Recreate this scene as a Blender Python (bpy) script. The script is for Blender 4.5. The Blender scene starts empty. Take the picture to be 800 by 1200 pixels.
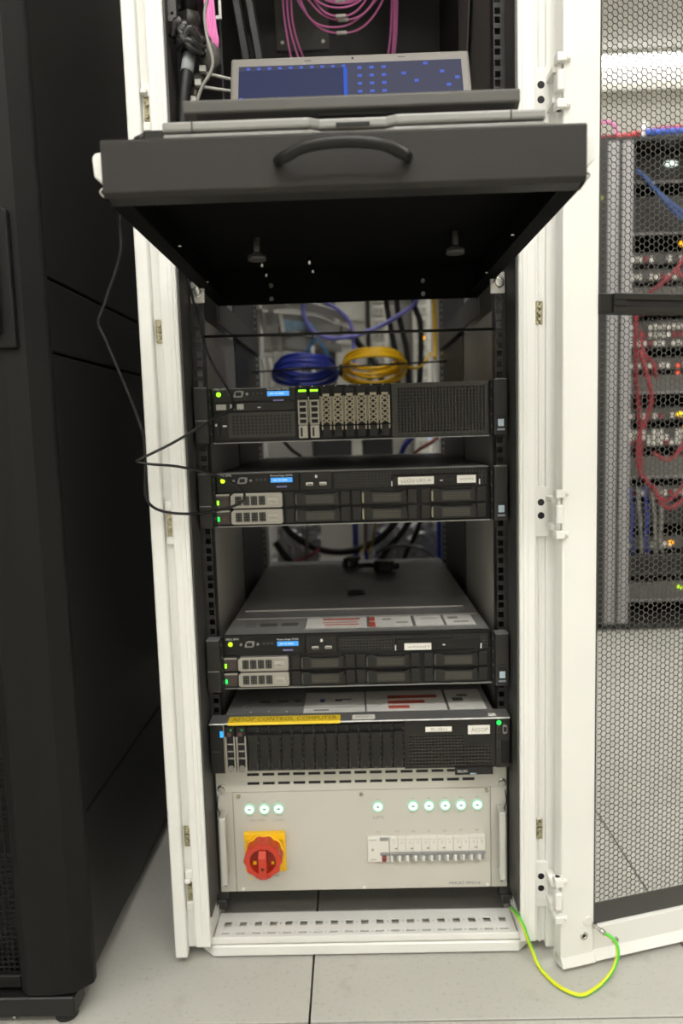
import bpy, math, random
from mathutils import Vector, Matrix
random.seed(7)
C = bpy.context.scene.collection
S = bpy.context.scene
U = 0.04445
Z0 = 0.078            # bottom of the lowest rack unit above the floor

# ------------------------------------------------------------------ camera, world, exposure, ceiling lamps
def set_camera():
    yaw, pitch, roll = 0.0168, 0.1090, -0.0298
    cy, sy, cp, sp = math.cos(yaw), math.sin(yaw), math.cos(pitch), math.sin(pitch)
    f = Vector((-sy*cp, cy*cp, -sp)); r = Vector((cy, sy, 0)); u = r.cross(f)
    r2 = r*math.cos(roll) + u*math.sin(roll); u2 = -r*math.sin(roll) + u*math.cos(roll)
    cd = bpy.data.cameras.new('camera'); o = bpy.data.objects.new('camera', cd); C.objects.link(o)
    M = Matrix((r2, u2, -f)).transposed().to_4x4(); M.translation = Vector((0.001, -1.174, 0.848))
    o.matrix_world = M
    cd.sensor_fit = 'VERTICAL'; cd.sensor_height = 36.0; cd.lens = 864.28/1200*36
    cd.clip_start = 0.02; cd.clip_end = 60
    cd.dof.use_dof = True; cd.dof.focus_distance = 0.98; cd.dof.aperture_fstop = 3.4
    S.camera = o
set_camera()
w = bpy.data.worlds.new('world'); S.world = w; w.use_nodes = True
w.node_tree.nodes['Background'].inputs[0].default_value = (1, 0.97, 0.9, 1)
w.node_tree.nodes['Background'].inputs[1].default_value = 0.05
S.view_settings.view_transform = 'Standard'; S.view_settings.look = 'None'
S.view_settings.gamma = 1.0; S.view_settings.use_curve_mapping = False
S.view_settings.exposure = 0.0
S.cycles.max_bounces = 8; S.cycles.diffuse_bounces = 5; S.cycles.use_denoising = True
S.cycles.sample_clamp_indirect = 4.0
LAMP = 25.0
# fixture: centre x, y, size x, size y
LAMPS = [(-0.5, -2.2, 1.2, 0.3), (1.1, -2.2, 1.2, 0.3), (0.3, -3.2, 1.2, 0.3), (-2.0, -2.2, 1.2, 0.3), (0.3, -1.1, 1.2, 0.3),
         (1.35, 0.75, 1.2, 0.3), (2.75, 0.75, 1.2, 0.3), (0.0, 1.22, 1.2, 0.3), (2.0, 3.38, 2.6, 0.05)]  # two on the mesh door side: unseen, added to brighten the far floor

# ------------------------------------------------------------------ materials
MATS = {}
def mat(name, col, rough=0.5, metal=0.0, bump=0.0, bscale=300.0, var=0.06, vscale=6.0, emit=0.0, spec=0.5, alpha=1.0, trans=0.0):
    if name in MATS: return MATS[name]
    m = bpy.data.materials.new(name); m.use_nodes = True; MATS[name] = m
    n, l = m.node_tree.nodes, m.node_tree.links
    b = n['Principled BSDF']
    b.inputs['Roughness'].default_value = rough; b.inputs['Metallic'].default_value = metal
    b.inputs['Specular IOR Level'].default_value = spec
    b.inputs['Base Color'].default_value = (*col, 1)
    if emit:
        b.inputs['Base Color'].default_value = (*[c*0.04 for c in col], 1); b.inputs['Emission Color'].default_value = (*col, 1); b.inputs['Emission Strength'].default_value = emit; b.inputs['Specular IOR Level'].default_value = 0.1
        return m
    tc = n.new('ShaderNodeTexCoord')
    if var:
        nz = n.new('ShaderNodeTexNoise'); nz.inputs['Scale'].default_value = vscale; nz.inputs['Detail'].default_value = 5
        rp = n.new('ShaderNodeValToRGB')
        rp.color_ramp.elements[0].position = 0.3; rp.color_ramp.elements[1].position = 0.7
        rp.color_ramp.elements[0].color = (*[c*(1-var) for c in col], 1)
        rp.color_ramp.elements[1].color = (*[min(1, c*(1+var)) for c in col], 1)
        l.new(tc.outputs['Object'], nz.inputs['Vector']); l.new(nz.outputs['Fac'], rp.inputs['Fac'])
        l.new(rp.outputs['Color'], b.inputs['Base Color'])
    if bump:
        n2 = n.new('ShaderNodeTexNoise'); n2.inputs['Scale'].default_value = bscale; n2.inputs['Detail'].default_value = 2
        bp = n.new('ShaderNodeBump'); bp.inputs['Strength'].default_value = bump; bp.inputs['Distance'].default_value = 0.001
        l.new(tc.outputs['Object'], n2.inputs['Vector']); l.new(n2.outputs['Fac'], bp.inputs['Height'])
        l.new(bp.outputs['Normal'], b.inputs['Normal'])
    if trans:
        b.inputs['Transmission Weight'].default_value = trans
    return m

WHITE = mat('white_powder_coat', (0.81, 0.807, 0.775), 0.42, var=0.02)
WHITE2 = mat('white_plastic', (0.78, 0.775, 0.74), 0.35, var=0.02)
GREYP = mat('grey_panel_paint', (0.57, 0.555, 0.495), 0.45, bump=0.05, bscale=900, var=0.02)
BLACKP = mat('black_powder_coat', (0.023, 0.0215, 0.0195), 0.5, bump=0.35, bscale=700, var=0.05, spec=0.25)
CAB = mat('black_cabinet_paint', (0.0085, 0.008, 0.0074), 0.45, bump=0.2, bscale=800, var=0.08, spec=0.45)
CABD = mat('black_cabinet_door_paint', (0.0065, 0.0063, 0.006), 0.5, bump=0.2, bscale=800, var=0.06, spec=0.2)
RAILM = mat('black_rail_steel', (0.020, 0.019, 0.018), 0.4, bump=0.1, var=0.1)
DARK = mat('dark_void_plastic', (0.006, 0.006, 0.006), 0.7, var=0)
SRV = mat('server_black_plastic', (0.0095, 0.009, 0.008), 0.36, bump=0.1, bscale=900, var=0.05, spec=0.28)
SRV2 = mat('server_charcoal_plastic', (0.0165, 0.0155, 0.0135), 0.36, bump=0.1, bscale=900, var=0.05, spec=0.28)
GRIL = mat('server_grille_steel', (0.034, 0.032, 0.028), 0.4, var=0.05, spec=0.35)
CABT = mat('cabinet_corner_trim', (0.022, 0.021, 0.019), 0.35, var=0.05)  # lighter than the cabinet paint, the trim's highlight put into its colour
EARM = mat('charcoal_ear_plastic', (0.024, 0.0225, 0.0205), 0.36, bump=0.1, bscale=900, var=0.05, spec=0.28)
GREYIN = mat('dark_grey_sheet', (0.095, 0.092, 0.084), 0.45, bump=0.05, var=0.08)
UNDER = mat('shaded_black_underside', (0.004, 0.004, 0.0038), 0.9, spec=0.08, var=0.05)  # darker copy of the shelf's black coat, underside shade put into colour
SIDEP = mat('mid_grey_side_plate', (0.42, 0.41, 0.38), 0.42, var=0.05)
SEAL = mat('dark_grey_edge', (0.055, 0.053, 0.049), 0.5, var=0.06)
LID = mat('galvanised_lid_steel', (0.27, 0.27, 0.262), 0.40, metal=0.25, bump=0.04, var=0.10, vscale=40)
STEEL = mat('bright_steel', (0.62, 0.61, 0.58), 0.25, metal=1.0, var=0.05)
ZINC = mat('zinc_plate', (0.40, 0.37, 0.26), 0.25, metal=0.9, var=0.5, vscale=200)
ALU = mat('satin_aluminium', (0.70, 0.69, 0.65), 0.35, metal=0.6, var=0.03)
SILVER = mat('silver_carrier_plastic', (0.37, 0.35, 0.31), 0.32, metal=0.4, var=0.05)
BRASS = mat('brass_tinted_steel', (0.31, 0.28, 0.21), 0.35, metal=0.6, var=0.12, vscale=90)
PAPER = mat('white_paper_label', (0.82, 0.80, 0.74), 0.6, var=0.02)
SHEET = mat('service_sheet_paper', (0.76, 0.74, 0.70), 0.55, var=0.05, vscale=60)
INK = mat('grey_ink', (0.10, 0.095, 0.09), 0.6, var=0)
INKL = mat('light_grey_ink', (0.34, 0.32, 0.28), 0.6, var=0)
REDINK = mat('red_ink', (0.50, 0.08, 0.05), 0.6, var=0.05)
WHITEINK = mat('white_ink', (0.75, 0.75, 0.73), 0.6, var=0)
YTAPE = mat('yellow_label_tape', (0.92, 0.66, 0.04), 0.45, var=0.03)
YPLATE = mat('yellow_switch_plate', (0.95, 0.56, 0.01), 0.35, var=0.02)
REDP = mat('red_switch_plastic', (0.56, 0.045, 0.02), 0.35, var=0.04)
REDD = mat('dark_red_plastic', (0.34, 0.03, 0.015), 0.45, var=0.04)
MAROON = mat('maroon_plastic', (0.22, 0.03, 0.03), 0.4, var=0)
BRKGREY = mat('breaker_grey', (0.26, 0.26, 0.26), 0.45, var=0.02)
LAP = mat('laptop_grey_plastic', (0.062, 0.058, 0.052), 0.40, bump=0.15, bscale=900, var=0.04)
LAPB = mat('laptop_bezel_grey', (0.16, 0.148, 0.132), 0.45, var=0.03)
LAPD = mat('laptop_underside', (0.022, 0.021, 0.019), 0.45, var=0.05)
LAP2 = mat('closed_laptop_grey', (0.26, 0.255, 0.24), 0.38, var=0.03)
CORDB = mat('black_cable_jacket', (0.011, 0.011, 0.0105), 0.42, var=0.05, spec=0.35)
CORDG = mat('grey_cable_jacket', (0.25, 0.24, 0.22), 0.45, var=0.05)
PINK = mat('pink_fibre_jacket', (0.86, 0.22, 0.55), 0.4, var=0.06)
BLUEC = mat('blue_cable_jacket', (0.025, 0.04, 0.27), 0.4, var=0.06)
PERI = mat('periwinkle_cable_jacket', (0.20, 0.20, 0.66), 0.4, var=0.06)
YELC = mat('yellow_cable_jacket', (0.80, 0.47, 0.01), 0.4, var=0.06)
REDC = mat('red_cable_jacket', (0.24, 0.012, 0.022), 0.5, var=0.06)
TRAY = mat('grey_tray_paint', (0.30, 0.29, 0.26), 0.5, var=0.06)
LGREY = mat('light_grey_gear_paint', (0.46, 0.45, 0.41), 0.5, var=0.08, vscale=14)
FOIL = mat('crumpled_clear_plastic', (0.62, 0.62, 0.64), 0.18, bump=0.9, bscale=60, var=0.15, vscale=40, spec=0.8)
WALLM = mat('pale_wall_paint', (0.74, 0.725, 0.67), 0.7, bump=0.05, var=0.03)
CEILM = mat('white_ceiling_board', (0.86, 0.85, 0.81), 0.8, bump=0.2, bscale=200, var=0.02)
MESHM = mat('dark_grey_mesh_paint', (0.060, 0.058, 0.053), 0.42, metal=0.1, var=0.03)
FARP = mat('far_post_grey', (0.30, 0.29, 0.295), 0.4, metal=0.1, var=0.05)
RUBBER = mat('black_rubber', (0.02, 0.02, 0.02), 0.7, var=0.05)
G_LED = mat('green_led', (0.30, 1.0, 0.02), emit=2.2)
G2_LED = mat('pure_green_led', (0.02, 0.9, 0.10), emit=2.0)
Y_LED = mat('yellow_green_led', (0.62, 1.0, 0.02), emit=1.6)
B_LED = mat('blue_led', (0.02, 0.22, 1.0), emit=2.5)
O_LED = mat('amber_led', (1.0, 0.42, 0.01), emit=2.5)
LCDM = mat('blue_lcd_glow', (0.10, 0.42, 1.0), emit=1.0)
LCDW = mat('lcd_white_text', (0.45, 0.72, 1.0), emit=1.0)
LAMPW = mat('white_lens_glow', (0.86, 1.0, 0.90), emit=1.25)
LAMPG = mat('green_ring_glow', (0.55, 0.95, 0.66), emit=0.75)
SCRN = mat('screen_dim_blue_grey', (0.055, 0.058, 0.105), emit=0.9)
SCRW = mat('screen_window_blue', (0.028, 0.036, 0.105), emit=0.85)
SCRB = mat('screen_bright_blue', (0.022, 0.10, 0.62), emit=0.9)
SCRI = mat('screen_icon_blue', (0.08, 0.13, 0.56), emit=0.9)
STRIPW = mat('wall_strip_glow', (1.0, 0.98, 0.94), emit=LAMP*0.24)
TUBEW = mat('lamp_diffuser_glow', (1.0, 0.98, 0.94), emit=LAMP)

def floor_mat():
    m = bpy.data.materials.new('speckled_grey_floor_tile'); m.use_nodes = True
    n, l = m.node_tree.nodes, m.node_tree.links; b = n['Principled BSDF']; b.inputs['Roughness'].default_value = 0.38
    g = n.new('ShaderNodeNewGeometry')
    def noise(sc, det, p0, p1, c0, c1):
        nz = n.new('ShaderNodeTexNoise'); nz.inputs['Scale'].default_value = sc; nz.inputs['Detail'].default_value = det
        r = n.new('ShaderNodeValToRGB'); r.color_ramp.elements[0].position = p0; r.color_ramp.elements[1].position = p1
        r.color_ramp.elements[0].color = (*c0, 1); r.color_ramp.elements[1].color = (*c1, 1)
        l.new(g.outputs['Position'], nz.inputs['Vector']); l.new(nz.outputs['Fac'], r.inputs['Fac']); return r.outputs['Color']
    def mul(a, bb):
        x = n.new('ShaderNodeMix'); x.data_type = 'RGBA'; x.blend_type = 'MULTIPLY'; x.inputs[0].default_value = 1
        l.new(a, x.inputs[6]); l.new(bb, x.inputs[7]); return x.outputs[2]
    base = noise(5, 5, 0.3, 0.7, (0.435, 0.428, 0.39), (0.475, 0.468, 0.425))
    spk = noise(140, 3, 0.30, 0.42, (0.86, 0.86, 0.86), (1, 1, 1))
    scuff = noise(17, 8, 0.30, 0.40, (0.90, 0.895, 0.88), (1, 1, 1))
    l.new(mul(mul(base, spk), scuff), b.inputs['Base Color'])
    return m
FLOOR = floor_mat()

def earth_mat():
    m = bpy.data.materials.new('green_yellow_earth_jacket'); m.use_nodes = True
    n, l = m.node_tree.nodes, m.node_tree.links; b = n['Principled BSDF']; b.inputs['Roughness'].default_value = 0.35
    uv = n.new('ShaderNodeUVMap'); sp = n.new('ShaderNodeSeparateXYZ')
    a = n.new('ShaderNodeMath'); a.operation = 'MULTIPLY'; a.inputs[1].default_value = 1.0
    s = n.new('ShaderNodeMath'); s.operation = 'ADD'
    fr = n.new('ShaderNodeMath'); fr.operation = 'FRACT'
    r = n.new('ShaderNodeValToRGB'); r.color_ramp.interpolation = 'CONSTANT'
    r.color_ramp.elements[0].color = (0.66, 0.70, 0.02, 1); r.color_ramp.elements[1].color = (0.10, 0.56, 0.05, 1); r.color_ramp.elements[1].position = 0.45
    l.new(uv.outputs['UV'], sp.inputs[0]); l.new(sp.outputs['Y'], a.inputs[0]); l.new(a.outputs[0], s.inputs[0]); l.new(sp.outputs['X'], s.inputs[1])
    l.new(s.outputs[0], fr.inputs[0]); l.new(fr.outputs[0], r.inputs['Fac']); l.new(r.outputs['Color'], b.inputs['Base Color'])
    return m
EARTH = earth_mat()

# ------------------------------------------------------------------ mesh building
def catmull(pts, per=8):
    P = [Vector(p) for p in pts]
    if len(P) < 3: return P
    P = [P[0]*2-P[1]] + P + [P[-1]*2-P[-2]]
    out = []
    for i in range(1, len(P)-2):
        a, b, c, d = P[i-1:i+3]
        for k in range(per):
            t = k/per
            out.append(0.5*((2*b) + (c-a)*t + (2*a-5*b+4*c-d)*t*t + (3*b-a-3*c+d)*t**3))
    out.append(P[-2]); return out

class MB:
    def __init__(s, org=(0, 0, 0)): s.v, s.f, s.mi, s.uv, s.org, s.M, s.sm = [], [], [], {}, Vector(org), None, set()
    def p(s, x, y, z):
        q = Vector((x, y, z))
        if s.M is not None: q = s.M @ q
        s.v.append(q - s.org); return len(s.v)-1
    def face(s, ids, m=0, smooth=False):
        s.f.append(tuple(ids)); s.mi.append(m)
        if smooth: s.sm.add(len(s.f)-1)
    def box(s, x0, x1, y0, y1, z0, z1, m=0):
        a = [s.p(x, y, z) for z in (z0, z1) for y in (y0, y1) for x in (x0, x1)]
        for q in ((0, 2, 3, 1), (4, 5, 7, 6), (0, 1, 5, 4), (2, 6, 7, 3), (0, 4, 6, 2), (1, 3, 7, 5)): s.face([a[i] for i in q], m)
        return s
    def prism(s, poly, axis, lo, hi, m=0):
        # poly: 2-D outline; axis 'x': (y,z), 'y': (x,z), 'z': (x,y)
        def at(p, h):
            return {'x': (h, p[0], p[1]), 'y': (p[0], h, p[1]), 'z': (p[0], p[1], h)}[axis]
        a = [s.p(*at(q, lo)) for q in poly]; b = [s.p(*at(q, hi)) for q in poly]; n = len(poly)
        s.face(a[::-1], m); s.face(b, m)
        for i in range(n): s.face((a[i], a[(i+1) % n], b[(i+1) % n], b[i]), m)
        return s
    def cyl(s, p0, p1, r0, r1=None, n=16, m=0, caps=True):
        p0, p1 = Vector(p0), Vector(p1); r1 = r0 if r1 is None else r1
        d = (p1-p0).normalized(); t = Vector((0, 0, 1)) if abs(d.z) < 0.9 else Vector((1, 0, 0))
        a = d.cross(t).normalized(); b = d.cross(a)
        A, B = [], []
        for i in range(n):
            an = 2*math.pi*i/n; o = a*math.cos(an) + b*math.sin(an)
            A.append(s.p(*(p0+o*r0))); B.append(s.p(*(p1+o*r1)))
        for i in range(n): s.face((A[i], A[(i+1) % n], B[(i+1) % n], B[i]), m, True)
        if caps: s.face(A[::-1], m); s.face(B, m)
        return s
    def ring(s, c, axis, r_out, r_in, h0, h1, n=20, m=0):
        c = Vector(c); ax = {'x': 0, 'y': 1, 'z': 2}[axis]; i1, i2 = [(1, 2), (0, 2), (0, 1)][ax]
        def pt(r, an, h):
            q = list(c); q[i1] += r*math.cos(an); q[i2] += r*math.sin(an); q[ax] += h; return s.p(*q)
        R = [[pt(r, 2*math.pi*k/n, h) for k in range(n)] for r, h in ((r_in, h0), (r_out, h0), (r_out, h1), (r_in, h1))]
        for j in range(4):
            a, b = R[j], R[(j+1) % 4]
            for k in range(n): s.face((a[k], a[(k+1) % n], b[(k+1) % n], b[k]), m, True)
        return s
    def tube(s, pts, r, n=8, m=0, per=8, smooth=True, caps=True, uv=0.0, rad=None):
        P = catmull(pts, per) if smooth else [Vector(p) for p in pts]
        N = len(P); prev = None; rings = []; L = 0.0
        for i, q in enumerate(P):
            t = (P[min(i+1, N-1)] - P[max(i-1, 0)]).normalized()
            if prev is None:
                ref = Vector((0, 0, 1)) if abs(t.z) < 0.9 else Vector((1, 0, 0)); a = t.cross(ref).normalized()
            else:
                a = prev - t*prev.dot(t); a = a.normalized() if a.length > 1e-6 else t.orthogonal().normalized()
            prev = a; b = t.cross(a)
            if i: L += (q-P[i-1]).length
            rr = r if rad is None else rad(i/(N-1))
            rings.append(([s.p(*(q + (a*math.cos(2*math.pi*k/n) + b*math.sin(2*math.pi*k/n))*rr)) for k in range(n)], L))
        for (A, la), (B, lb) in zip(rings, rings[1:]):
            for k in range(n):
                s.face((A[k], A[(k+1) % n], B[(k+1) % n], B[k]), m, True)
                if uv: s.uv[len(s.f)-1] = [(k/n, la*uv), ((k+1)/n, la*uv), ((k+1)/n, lb*uv), (k/n, lb*uv)]
        if caps: s.face(rings[0][0][::-1], m); s.face(rings[-1][0], m)
        return s
    def ball(s, c, r, n=12, m=0, sc=(1, 1, 1)):
        c = Vector(c); rows = []
        for j in range(1, n//2):
            ph = math.pi*j/(n//2)
            rows.append([s.p(c.x+r*sc[0]*math.sin(ph)*math.cos(2*math.pi*k/n), c.y+r*sc[1]*math.sin(ph)*math.sin(2*math.pi*k/n), c.z+r*sc[2]*math.cos(ph)) for k in range(n)])
        top, bot = s.p(c.x, c.y, c.z+r*sc[2]), s.p(c.x, c.y, c.z-r*sc[2])
        for A, B in zip(rows, rows[1:]):
            for k in range(n): s.face((A[k], B[k], B[(k+1) % n], A[(k+1) % n]), m, True)
        for k in range(n):
            s.face((top, rows[0][k], rows[0][(k+1) % n]), m, True); s.face((bot, rows[-1][(k+1) % n], rows[-1][k]), m, True)
        return s
    def grid(s, x0, x1, z0, z1, y, nx, nz, fx=0.62, fz=0.62, depth=0.003, m=0, back=None):
        """plate in the xz plane facing -y, pierced by nx by nz rectangular holes"""
        px, pz = (x1-x0)/nx, (z1-z0)/nz
        for i in range(nx):
            for j in range(nz):
                a0, a1, c0, c1 = x0+i*px, x0+(i+1)*px, z0+j*pz, z0+(j+1)*pz
                hx, hz = px*(1-fx)/2, pz*(1-fz)/2
                s.holecell(a0, a1, c0, c1, a0+hx, a1-hx, c0+hz, c1-hz, y, depth, m)
        if back is not None:
            s.face([s.p(x0, y+depth, z0), s.p(x1, y+depth, z0), s.p(x1, y+depth, z1), s.p(x0, y+depth, z1)], back)
        return s
    def holecell(s, a0, a1, c0, c1, h0, h1, k0, k1, y, depth, m=0):
        o = [s.p(a0, y, c0), s.p(a1, y, c0), s.p(a1, y, c1), s.p(a0, y, c1)]
        i = [s.p(h0, y, k0), s.p(h1, y, k0), s.p(h1, y, k1), s.p(h0, y, k1)]
        b = [s.p(h0, y+depth, k0), s.p(h1, y+depth, k0), s.p(h1, y+depth, k1), s.p(h0, y+depth, k1)]
        for q in range(4):
            t = (q+1) % 4
            s.face((o[q], o[t], i[t], i[q]), m); s.face((i[q], i[t], b[t], b[q]), m)
    def hexcell(s, cx, cz, pitch, wall, depth, m=0):
        """one flat-topped honeycomb cell in the xz plane with a hexagonal hole"""
        R = pitch/math.sqrt(3); r = (pitch-wall)/math.sqrt(3)
        def ringp(rad, y): return [s.p(cx+rad*math.cos(math.pi/3*k), y, cz+rad*math.sin(math.pi/3*k)) for k in range(6)]
        A, B, D = ringp(R, 0), ringp(r, 0), ringp(r, depth)
        for k in range(6):
            t = (k+1) % 6
            s.face((A[k], A[t], B[t], B[k]), m); s.face((B[k], B[t], D[t], D[k]), m)
    def build(s, name, mats, parent=None, bevel=0.0, seg=1, kind=None, label=None):
        me = bpy.data.meshes.new(name); me.from_pydata([tuple(q) for q in s.v], [], s.f)
        if not isinstance(mats, (list, tuple)): mats = [mats]
        for m in mats: me.materials.append(m)
        if len(mats) > 1: me.polygons.foreach_set('material_index', s.mi)
        if s.sm:
            me.polygons.foreach_set('use_smooth', [i in s.sm for i in range(len(s.f))])
        if s.uv:
            u = me.uv_layers.new(name='UVMap')
            for i, cs in s.uv.items():
                for li, co in zip(me.polygons[i].loop_indices, cs): u.data[li].uv = co
        me.update()
        o = bpy.data.objects.new(name, me); C.objects.link(o)
        if parent is not None: o.parent = parent
        else: o.location = s.org
        if bevel:
            b = o.modifiers.new('bevel', 'BEVEL'); b.width = bevel; b.segments = seg; b.limit_method = 'ANGLE'; b.angle_limit = math.radians(40)
        if kind: o['kind'] = kind
        if label: o['label'] = label
        return o

def thing(name, label, cat, loc=(0, 0, 0), group=None):
    o = bpy.data.objects.new(name, None); C.objects.link(o); o.location = loc; o.empty_display_size = 0.05
    o['label'] = label; o['category'] = cat
    if group: o['group'] = group
    return o
def tag(o, label, cat, group=None):
    o['label'] = label; o['category'] = cat
    if group: o['group'] = group
    return o
TEXTS = []
def text(name, body, x0, x1, z0, z1, y, m, parent, flat=False):
    """lettering facing -y (or lying face up when flat) fitted into a box; co-ordinates local to the thing"""
    cu = bpy.data.curves.new(name, 'FONT'); cu.body = body; cu.align_x = 'CENTER'; cu.align_y = 'CENTER'; cu.resolution_u = 2
    cu.size = 0.01; cu.extrude = 0.006*0.01; cu.materials.append(m)
    o = bpy.data.objects.new(name, cu); C.objects.link(o); o.parent = parent
    o.location = ((x0+x1)/2, (y if not flat else (z0+z1)/2), ((z0+z1)/2 if not flat else y))
    o.rotation_euler = (0 if flat else math.pi/2, 0, 0)
    TEXTS.append((o, x1-x0, z1-z0)); return o
def cable(name, pts, r, m, label, cat='cable', group=None, n=8, per=8, uv=0.0):
    org = Vector(pts[0]); b = MB(org); b.tube(pts, r, n, 0, per, uv=uv)
    return tag(b.build(name, m), label, cat, group)
def struct(o): o['kind'] = 'structure'; return o

# ------------------------------------------------------------------ the room
X0, X1, Y0, Y1, H = -2.8, 3.6, -3.7, 3.5, 2.97
fl = struct(MB().box(X0, X1, Y0, Y1, -0.08, -0.03).build('floor', DARK))
tm = {}
for i in range(-6, 8):
    for j in range(-7, 9):
        ax, ay = max(X0, -0.084+0.6*i), max(Y0, -0.196+0.6*j)
        bx, by = min(X1, -0.084+0.6*(i+1)), min(Y1, -0.196+0.6*(j+1))
        if bx-ax < 0.02 or by-ay < 0.02: continue
        key = (round(bx-ax, 3), round(by-ay, 3))
        if key not in tm:
            o = MB().box(0.0016, bx-ax-0.0016, 0.0016, by-ay-0.0016, -0.03, 0.0).build('tile', FLOOR, fl, bevel=0.0007); tm[key] = o
        else:
            o = tm[key].copy(); C.objects.link(o)
        o.location = (ax, ay, 0)
struct(MB().box(X0, X1, Y0, Y1, H, H+0.08).build('ceiling', CEILM))
struct(MB().box(X0, X1, Y1, Y1+0.1, -0.08, H+0.08).build('wall_back', WALLM))
struct(MB().box(X0, X1, Y0-0.1, Y0, -0.08, H+0.08).build('wall_front', WALLM))
struct(MB().box(X0-0.1, X0, Y0-0.1, Y1+0.1, -0.08, H+0.08).build('wall_left', WALLM))
struct(MB().box(X1, X1+0.1, Y0-0.1, Y1+0.1, -0.08, H+0.08).build('wall_right', WALLM))
struct(MB().box(X0+0.001, X1-0.001, Y1-0.05, Y1-0.0005, 2.80, H-0.0005).build('trim_1', WALLM))
LAMPN = ['behind the camera, left of the middle', 'behind the camera, right of the middle', 'farthest behind the camera', 'before the black cabinet', 'over the pull-out shelf',
         'over the open mesh door, added unseen fill', 'farthest to the right, added unseen fill', 'behind the white rack', 'along the back wall']
for k, (x, y, sx, sy) in enumerate(LAMPS):
    t = thing('ceiling_light', 'white recessed tube light in the ceiling ' + LAMPN[k], 'light', (x, y, H), 'ceiling lights')
    b = MB()
    for q in ((-sx/2-.02, sx/2+.02, -sy/2-.02, -sy/2), (-sx/2-.02, sx/2+.02, sy/2, sy/2+.02), (-sx/2-.02, -sx/2, -sy/2, sy/2), (sx/2, sx/2+.02, -sy/2, sy/2)):
        b.box(*q, -0.022, 0.0)
    b.build('frame', WHITE2, t)
    MB().box(-sx/2, sx/2, -sy/2, sy/2, -0.016 if sy > .1 else -0.065, 0.0 if sy > .1 else -0.0225).build('diffuser', TUBEW if sy > .1 else STRIPW, t)

# ------------------------------------------------------------------ the white rack
RT = 2.0    # rack height
rack = thing('server_rack', 'tall white open server rack holding the servers and the power panel', 'rack', (0, 0, 0))
def rbuild(b, name, m, **k): return b.build(name, m, rack, **k)

def post(side):
    """front corner post: a moulded white profile, mirrored for the right side"""
    s = side
    def bx(x0, x1, y0, y1, z0, z1, b): b.box(min(s*x0, s*x1), max(s*x0, s*x1), y0, y1, z0, z1)
    b = MB()
    bx(.248, .2735, -.074, -.012, .028, RT, b)
    rbuild(b, 'corner_post', WHITE, bevel=0.003, seg=2)
    b = MB(); bx(.2535, .2610, -.0752, -.073, .05, RT, b); rbuild(b, 'moulded_bead', WHITE, bevel=0.0008)
    b = MB(); bx(.2735, .291, -.060, -.012, .02, RT, b); rbuild(b, 'latch_channel', WHITE, bevel=0.0015)
    if s > 0:
        b = MB(); bx(.2795, .2835, -.0625, -.0598, .02, RT, b); rbuild(b, 'channel_bead', WHITE, bevel=0.001)
    b = MB(); bx(.2450, .2478, -.070, -.006, .078, RT-.03, b); rbuild(b, 'edge_seal', SEAL)
for s in (-1, 1): post(s)
b = MB(); b.box(-.306, -.2865, -.076, -.058, .012, RT); rbuild(b, 'side_edge_strip', WHITE, bevel=0.002)
b = MB(); b.box(-.306, -.301, -.058, 1.0, .012, RT); rbuild(b, 'side_panel', WHITE)
b = MB(); b.box(.301, .306, -.040, 1.0, .012, RT); rbuild(b, 'side_panel', WHITE)
b = MB(); b.box(.2905, .3070, -.064, -.040, .012, RT); rbuild(b, 'side_edge_strip', WHITE, bevel=0.001)
b = MB(); b.box(-.306, .306, -.07, 1.0, RT, RT+.03); rbuild(b, 'top_cover', WHITE)
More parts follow.
